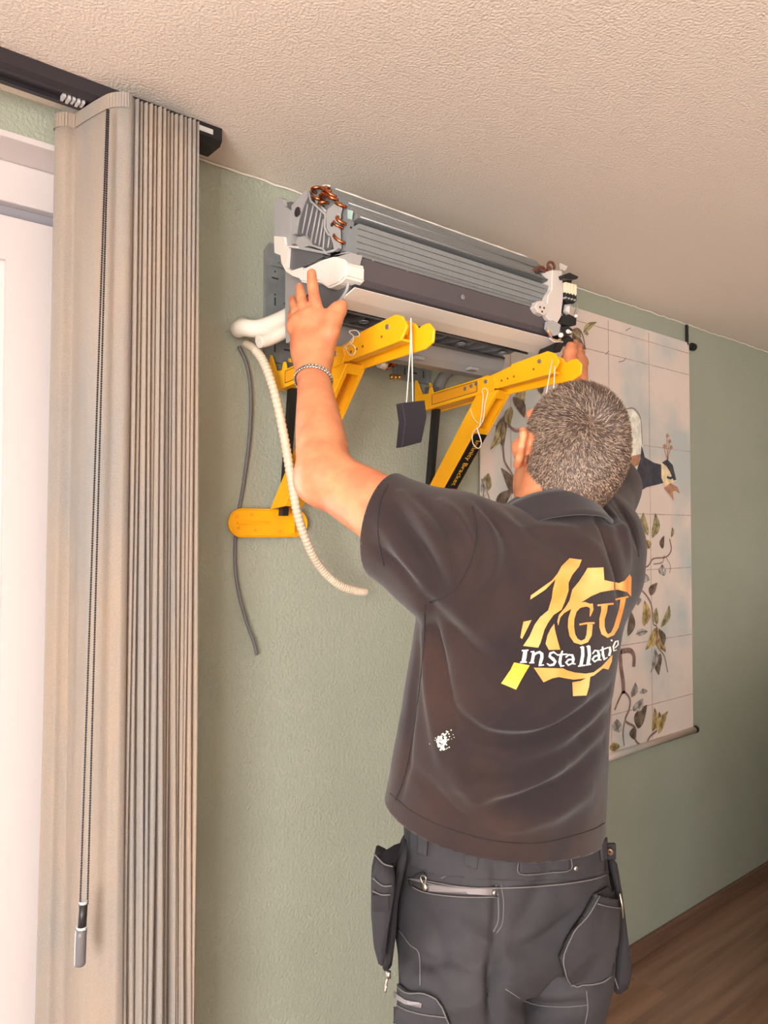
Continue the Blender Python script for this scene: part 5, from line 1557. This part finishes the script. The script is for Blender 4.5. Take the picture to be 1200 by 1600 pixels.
bmesh.ops.solidify(b0, geom=b0.faces[:], thickness=.004); sub('pouch_mouth', b0, m_tr2, p1)
for pl in ([(582,1372),(598,1384),(612,1384)], [(582,1392),(596,1398),(610,1398)], [(584,1334),(590,1340),(600,1350),(614,1354)]):
    b0 = bmesh.new(); tube(b0, catmull([onD(*p, 1.166) for p in pl], 4), .0011, 5); sub('pouch_stitch', b0, m_st, p1)
b0 = bmesh.new()
obox(b0, onD(595, 1410, 1.170), (RT, FW, UP), (.013, .004, .013), .002); sub('pouch_pocket', b0, m_tr2, p1)
p2 = pouch('tool_pouch', [(948,1334),(960,1342),(966,1378),(972,1420),(978,1470),(983,1505),(978,1535),(962,1547),(955,1540),(956,1500),(962,1450),(960,1390),(950,1360)], 1.355, .05, 'grey canvas holster pouch at the right hip')
p2.data.materials[0] = m_tr2
b0 = bmesh.new(); obox(b0, onD(953, 1330, 1.335), (RT, FW, UP), (.010, .004, .014), .002); sub('pouch_tab', b0, m_tr2, p2)
b0 = bmesh.new(); disc(b0, onD(953, 1331, 1.326), tuple(-FW), .0055, .004, 12); sub('snap_button', b0, mat('brass_snap', (206, 170, 140), .3, metal=.8), p2)
b0 = bmesh.new(); disc(b0, onD(953, 1331, 1.323), tuple(-FW), .0022, .003, 8); sub('snap_hole', b0, m_dark, p2)
b0 = bmesh.new(); tube(b0, [onD(968, 1396, 1.318), onD(972, 1415, 1.318), onD(973, 1434, 1.318)], .0022, 5); sub('clip', b0, m_metal, p2)
b0 = bmesh.new(); tube(b0, catmull([onD(*p, 1.322) for p in ((956,1505),(960,1525),(966,1545))], 4), .001, 5); sub('pouch_stitch', b0, m_st, p2)
b0 = bmesh.new(); disc(b0, onD(607, 1523, 1.20), (0, 0, 1), .004, .010, 8); tube(b0, catmull([onD(*p, 1.20) for p in ((608,1524),(604,1535),(602,1550),(604,1540))], 4), .0020, 5); sub('zip_pull', b0, m_metal, p1)

# work boots, below the frame
m_boot = mat('dark_boot_leather', (48, 42, 38), .55)
for ft in (foL, foR):
    Bt = Field(ft-np.array((.12, .14, .09)), ft+np.array((.12, .27, .12)), .008)
    Bt.chain([ft+ZZ*.06, ft-ZZ*.02, ft-ZZ*.03], [.064, .060, .05], .02)
    Bt.chain([ft-ZZ*.032-PF*.03, ft-ZZ*.034+PF*.11, ft-ZZ*.042+PF*.17], [.045, .045, .037], .03)
    v_, f_ = Bt.mesh(); v_ = relax(v_, f_, 3); v_[:, 2] = np.maximum(v_[:, 2], FZ)
    b_ = adopt(man, obj('boot', mesh_from('boot', v_, f_), m_boot))

# curb chain bracelet
m_silver = mat('bracelet_silver', (200, 196, 188), .25, metal=1.0)
bm = bmesh.new()
fa_ = nrm(wrL-elL); bc = onD(489, 597, 1.373)
e1 = nrm(sidev-fa_*(sidev@fa_)); e2 = np.cross(fa_, e1)
path = []
for i in range(40):
    a = 2*math.pi*i/40
    d = V(e1*math.cos(a)+e2*math.sin(a)-fa_*.22*math.cos(a)*1.0)
    d.normalize()
    h_ = bvh_body.ray_cast(V(bc)+d*.12, -d)
    r_ = ((h_[0]-V(bc)).length if h_[0] is not None else .033)+.0022
    path.append(V(bc)+d*min(r_, .045))
for i in range(40):
    a, b = path[i], path[(i+1) % 40]
    t = (b-a).normalized(); n_ = ((a+b)/2-V(bc)).normalized(); s = t.cross(n_)
    tw = .6
    u = (t*math.cos(tw)+s*math.sin(tw)); w = n_.cross(u)
    pts = [(a+b)/2+u*.0042*math.cos(q_)+w*.0030*math.sin(q_) for q_ in np.linspace(0, 2*math.pi, 9)[:-1]]
    tube(bm, pts, .0016, 5, closed=True)
br = part('bracelet', bm, m_silver, man); br['label'] = 'silver curb chain bracelet'
